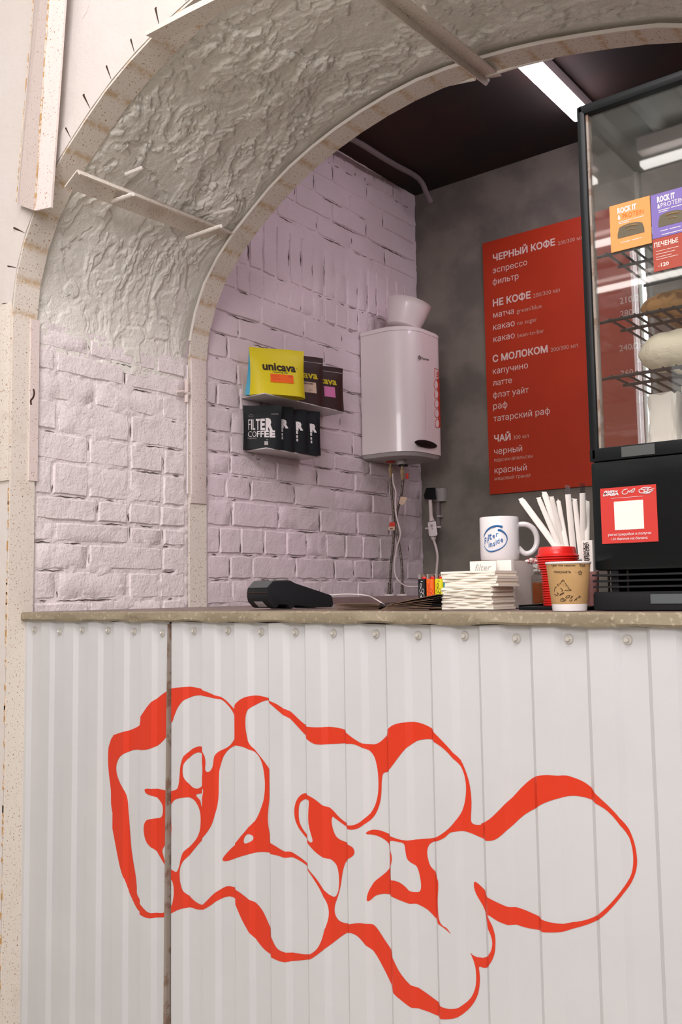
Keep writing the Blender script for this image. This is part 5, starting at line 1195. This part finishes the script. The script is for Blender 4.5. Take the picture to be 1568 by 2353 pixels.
obj('side_pane', MB().box((XF1-.006, YF0+.02, zg0-.002), (XF1-.003, YF1-.01, zg1+.002)), 'sideglass', dc, label='side glass pane')
obj('rear_pane', MB().box((XF0+.01, YF1-.008, zg0-.002), (XF1-.01, YF1-.005, zg1+.002)), 'sideglass', dc, label='rear glass pane')
obj('pane_gasket', MB().box((XF0+sw, YF0+.006, zg0), (XF0+sw+.004, YF0+.022, zg1)), 'bare', dc)
# wire shelves
SZ = [at(1400, y, .085).z for y in (585, 738, 869)]
for z in SZ:
    mb = MB(); x0, x1, y0, y1 = XF0+.034, XF1-.03, .085, .31
    for yy in (y0, y0+.075, y1-.012): mb.tube([(x0-.008, yy, z), (x1+.008, yy, z)], .0032, 6)
    x = x0
    while x < x1: mb.tube([(x, y0-.001, z+.003), (x, y1-.012, z+.003)], .0024, 5); x += .023
    mb.tube([(x0-.028, y0, z-.001), (x0, y0, z)], .0028, 6)
    sh = obj('wire_shelf', mb, 'blackmatte', dc)
# base cabinet and lower grille
obj('base_cabinet', MB().box((XF0+.002, YF0-.002, zb0), (XF1, YF1, zbt-.001)), 'blackgloss', dc, bevel=.006)
cx0 = at(1388, 1380, .06).x
obj('plinth', MB().box((at(1372, 1390, .06).x, .045, ZT+.0008), (XF1, YF1-.02, ZT+.030)), 'blackmatte', dc, bevel=.003)
obj('plinth_plate', MB().box((at(1496, 1380, .044).x, .0435, ZT+.012), (XF1-.02, .0455, ZT+.028)), 'grey', dc).data.materials[0] = mat('plate_slate', (.10, .115, .12), .35)
obj('vent_column', MB().box((at(1408, 1340, .06).x, .055, ZT+.030), (at(1425, 1340, .06).x, .25, zb0)), 'blackmatte', dc)
obj('rear_panel', MB().box((at(1422, 1340, .2).x, .19, ZT+.030), (XF1, .20, zb0)), 'blackmatte', dc)
for k in range(4):
    z = at(1380, 1322+13.5*k, .05).z; obj('vent_fin', MB().box((at(1364+k, 1340, .05).x, .046, z-.0016), (XF1, .20, z+.0016)), 'blackmatte', dc)
mb = MB()
for x in (1400, 1424, 1444): 
    q = at(x, 1340, .075); obj('grille_rod', MB().tube([(q.x, .075, ZT+.03), (q.x, .075, zb0)], .0022, 6), 'pipe', dc)
q = at(1372, 1385, .10)
pb = thing('pink_beaker', 'small pink plastic beaker glimpsed between the paper cup and the case', 'beaker', (q.x-.004, .085, ZT+.0075))
obj('beaker_wall', MB().lathe([(.010, 0), (.0125, .001), (.0155, .062), (.0145, .062), (.0115, .003)], (q.x-.004, .085, ZT+.0075), 28), 'pinkplastic', pb, smooth=True)
# square sign with the loyalty sticker (its code is left blank)
ys_ = YF0-.0035
c4 = [at(x, y, ys_) for x, y in ((1379.5,1122.5),(1508.5,1113),(1513.5,1244),(1384.5,1250))]
sx0, sx1, sz0, sz1 = (c4[0].x+c4[3].x)/2, (c4[1].x+c4[2].x)/2, (c4[2].z+c4[3].z)/2, (c4[0].z+c4[1].z)/2
sg = thing('sticker_sign', 'red square sticker with a white field on the black base of the display case', 'sticker', ((sx0+sx1)/2, ys_, sz0))
obj('red_field', MB().box((sx0, ys_, sz0), (sx1, ys_+.001, sz1)), 'stickerred', sg)
SW, SH = sx1-sx0, sz1-sz0; sp = lambda u, v: Vector((sx0+SW*u, ys_-.0005, sz0+SH*v))
obj('white_field', MB().box(tuple(sp(.245, .235)), (sp(.765, 0).x, ys_, sp(0, .745).z)), 'paper', sg)
def sline(mb, txt, u, v, w, h, bold=0., shear=0.):
    vs, fs, gw = glyphs(txt, bold, shear); s = SW*w/gw; mb.add([(sx0+SW*u+x*s, ys_-.0007, sz0+SH*v+y*SH*h/.73) for x, y in vs], fs)
mb = MB()
sline(mb, 'регистрируйся и получи', .12, .135, .76, .045, .01); sline(mb, '100 баллов на баланс', .18, .055, .64, .045, .01)
mb.box(tuple(sp(.2, .805)), (sp(.77, 0).x, ys_-.0001, sp(0, .811).z)); obj('white_lettering', mb, 'whiteink', sg)
mb = MB(); sline(mb, 'DABA', .05, .86, .29, .055, .05, .2); sline(mb, 'ДИВЧ', .055, .905, .27, .045, .05, .2); obj('logo_lettering', mb, 'whiteink', sg)
mb = MB()
for pts in ([(.50,.95),(.44,.945),(.40,.90),(.43,.865),(.48,.87),(.50,.89)], [(.50,.89),(.52,.92),(.54,.89),(.56,.925),(.58,.90),(.57,.88)], [(.58,.93),(.62,.95),(.63,.93),(.60,.90),(.60,.885)],
            [(.73,.93),(.70,.91),(.72,.87),(.77,.86),(.80,.88),(.78,.92),(.73,.93)], [(.74,.945),(.82,.955),(.92,.945)], [(.80,.92),(.88,.93),(.84,.90),(.92,.91),(.97,.93)], [(.78,.875),(.86,.89),(.82,.865),(.90,.875),(.95,.895)], [(.76,.86),(.84,.85),(.90,.855)]):
    mb.tube([sp(u, v) for u, v in catmull(pts, 3, False)], .0008, 4)
obj('logo_squiggle', mb, 'whiteink', sg)
# cards stuck inside the front pane
yc = YF0+.0085
def card(name, lab, m, pts):
    v = [at(x, y, yc) for x, y in pts]; x0 = (v[0].x+v[3].x)/2; x1 = (v[1].x+v[2].x)/2; z1 = (v[0].z+v[1].z)/2; z0 = (v[2].z+v[3].z)/2
    t = thing(name, lab, 'card', ((x0+x1)/2, yc, z0)); obj('card_sheet', MB().box((x0, yc, z0), (x1, yc+.0008, z1)), m, t)
    return t, (lambda u, v_: Vector((x0+(x1-x0)*u, yc-.0003, z0+(z1-z0)*v_))), x1-x0, z1-z0
def cline(mb, txt, f, u, v, w, h, bold=0.):
    vs, fs, gw = glyphs(txt, bold); mb.add([f(u+x/gw*w, v+y/.73*h) for x, y in vs], fs)
def bars(mb, f, rows, h=.012):
    for u0, u1, v in rows: a, b = f(u0, v), f(u1, v+h); mb.box((a.x, a.y, a.z), (b.x, a.y+.0002, b.z))
def sandwich(f, u0, u1, v0, v1, t, par):
    n = 14; top = [f(u0+(u1-u0)*i/n, v0+(v1-v0)*(.45+.55*math.sin(pi*min(1, .12+.80*i/n))**.5 if 0 < i < n else .35)) for i in range(n+1)]
    mb = MB(); mb.add([f(u0, v0), f(u1, v0)]+top[::-1], [tuple(range(n+3))]); obj('sandwich_picture', mb, 'cardolive', par)
    mb = MB(); q = [p.lerp(f((u0+u1)/2, v0+.3*(v1-v0)), .28)+Vector((0, -.0002, 0)) for p in top[3:-2]]; mb.tube(q, .0016, 4); mb.tube([p.lerp(f((u0+u1)/2, v0), .5)+Vector((0, -.0002, 0)) for p in top[4:-2]], .0010, 4); obj('filling_picture', mb, 'sandwich', par)
tc_, fc, wc, hc_ = card('price_card', 'orange card with white heading ROCK IT inside the glass', 'cardorange', [(1402,474),(1495,449.5),(1497,559),(1404,580.5)])
mb = MB(); cline(mb, 'ROCK IT', fc, .20, .80, .47, .115, .05); cline(mb, '&', fc, .20, .665, .07, .10, .05); bars(mb, fc, [(.22,.56,.60),(.58,.84,.60),(.22,.48,.565),(.26,.48,.155),(.52,.76,.155)], .014); obj('white_lettering', mb, 'whiteink', tc_)
mb = MB(); cline(mb, 'PROTEIN', fc, .32, .665, .52, .10, .0); obj('orange_lettering', mb, 'orange', tc_); sandwich(fc, .18, .84, .26, .53, 0, tc_)
tc_, fc, wc, hc_ = card('price_card', 'purple card with white heading ROCK IT PROTEIN inside the glass', 'cardpurple', [(1497,449),(1585,425),(1585,527),(1499,552)])
mb = MB(); cline(mb, 'ROCK IT', fc, .17, .80, .47, .13, .05); cline(mb, '&', fc, .17, .66, .07, .10, .05); cline(mb, 'PROTEIN', fc, .26, .66, .6, .11, .0); bars(mb, fc, [(.2,.5,.60),(.53,.9,.60),(.2,.45,.56),(.22,.42,.13),(.46,.75,.13),(.25,.8,.04)], .016); obj('white_lettering', mb, 'whiteink', tc_); sandwich(fc, .17, .9, .23, .53, 0, tc_)
tc_, fc, wc, hc_ = card('price_card', 'dark red card headed ПЕЧЕНЬЕ with the price 120 inside the glass', 'cardred', [(1498,553),(1585,528),(1587,604),(1506,627)])
mb = MB(); cline(mb, 'ПЕЧЕНЬЕ', fc, .04, .74, .66, .14, .03); cline(mb, '120', fc, .20, .12, .22, .11, .03); mb.box(tuple(fc(.12, .14)), (fc(.16, 0).x, yc, fc(0, .16).z)); bars(mb, fc, [(.08,.35,.60),(.38,.7,.60),(.08,.6,.51),(.08,.5,.42),(.08,.68,.35)], .014); obj('white_lettering', mb, 'menutext', tc_)
# goods on the wire shelves
def loaf(lab, m, c, L, r, ang, grp=None, bumps=5, name='croissant', cat='pastry'):
    t = thing(name, lab, cat, (c[0], c[1], c[2]), ang, grp); n = 18; rs = []
    for i in range(n+1):
        u = i/n; e = max(.08, (1-abs(2*u-1)**2.4)**.5); rr = r*e*(1+.10*abs(math.sin(u*pi*bumps))); bend = .25*L*(u-.5)**2*4*.3
        rs.append([Vector(((u-.5)*L, bend+rr*cos(2*pi*k/14), r*.88+rr*.86*sin(2*pi*k/14))) for k in range(14)])
    obj('crust', MB().rings(rs), m, t, smooth=True, local=True); return t
q = at(1540, 705, .14); loaf('browned croissant on the middle wire shelf of the display case', 'bread', (q.x+.01, .15, SZ[1]+.005), .13, .026, .2)
loaf('flat browned pastry at the back of the middle wire shelf', 'bread', (q.x+.03, .235, SZ[1]+.005), .14, .022, -.1)
q = at(1550, 850, .16); loaf('cream wrapped loaf on the lowest wire shelf of the display case', 'creambread', (q.x+.02, .15, SZ[2]+.005), .15, .043, .5, bumps=3, name='wrapped_loaf', cat='loaf')
# white bags added on the case floor in place of a bright reflection
def reflectionbag(lab, x0, x1, y0, y1, h):
    t = thing('reflection_bag', lab, 'bag', ((x0+x1)/2, (y0+y1)/2, zg0+.0045), 0, 'white bags in place of a reflection'); rs = []
    for k in range(9):
        v = k/8; s = 1-.12*math.sin(v*pi); n = 24; ring = []
        for j in range(n):
            a = 2*pi*j/n; cx_, cy_ = math.copysign(abs(cos(a))**.5, cos(a)), math.copysign(abs(sin(a))**.5, sin(a))
            w = 1+.05*math.sin(j*2.3+k*1.1); ring.append(Vector(((x0+x1)/2+(x1-x0)/2*cx_*w*s, (y0+y1)/2+(y1-y0)/2*cy_*w*(1-.35*v), zg0+.0045+h*v+.003*math.sin(j*1.9+k))))
        rs.append(ring)
    obj('reflection_body', MB().rings(rs), 'paper', t, smooth=True)
q0 = at(1484, 950, .12)
reflectionbag('crumpled white bag added as bright reflection, at the left of the case floor', q0.x, q0.x+.055, .11, .18, .092)
reflectionbag('crumpled white bag added as bright reflection, next to the first one, further right', q0.x+.062, q0.x+.135, .10, .19, .100)
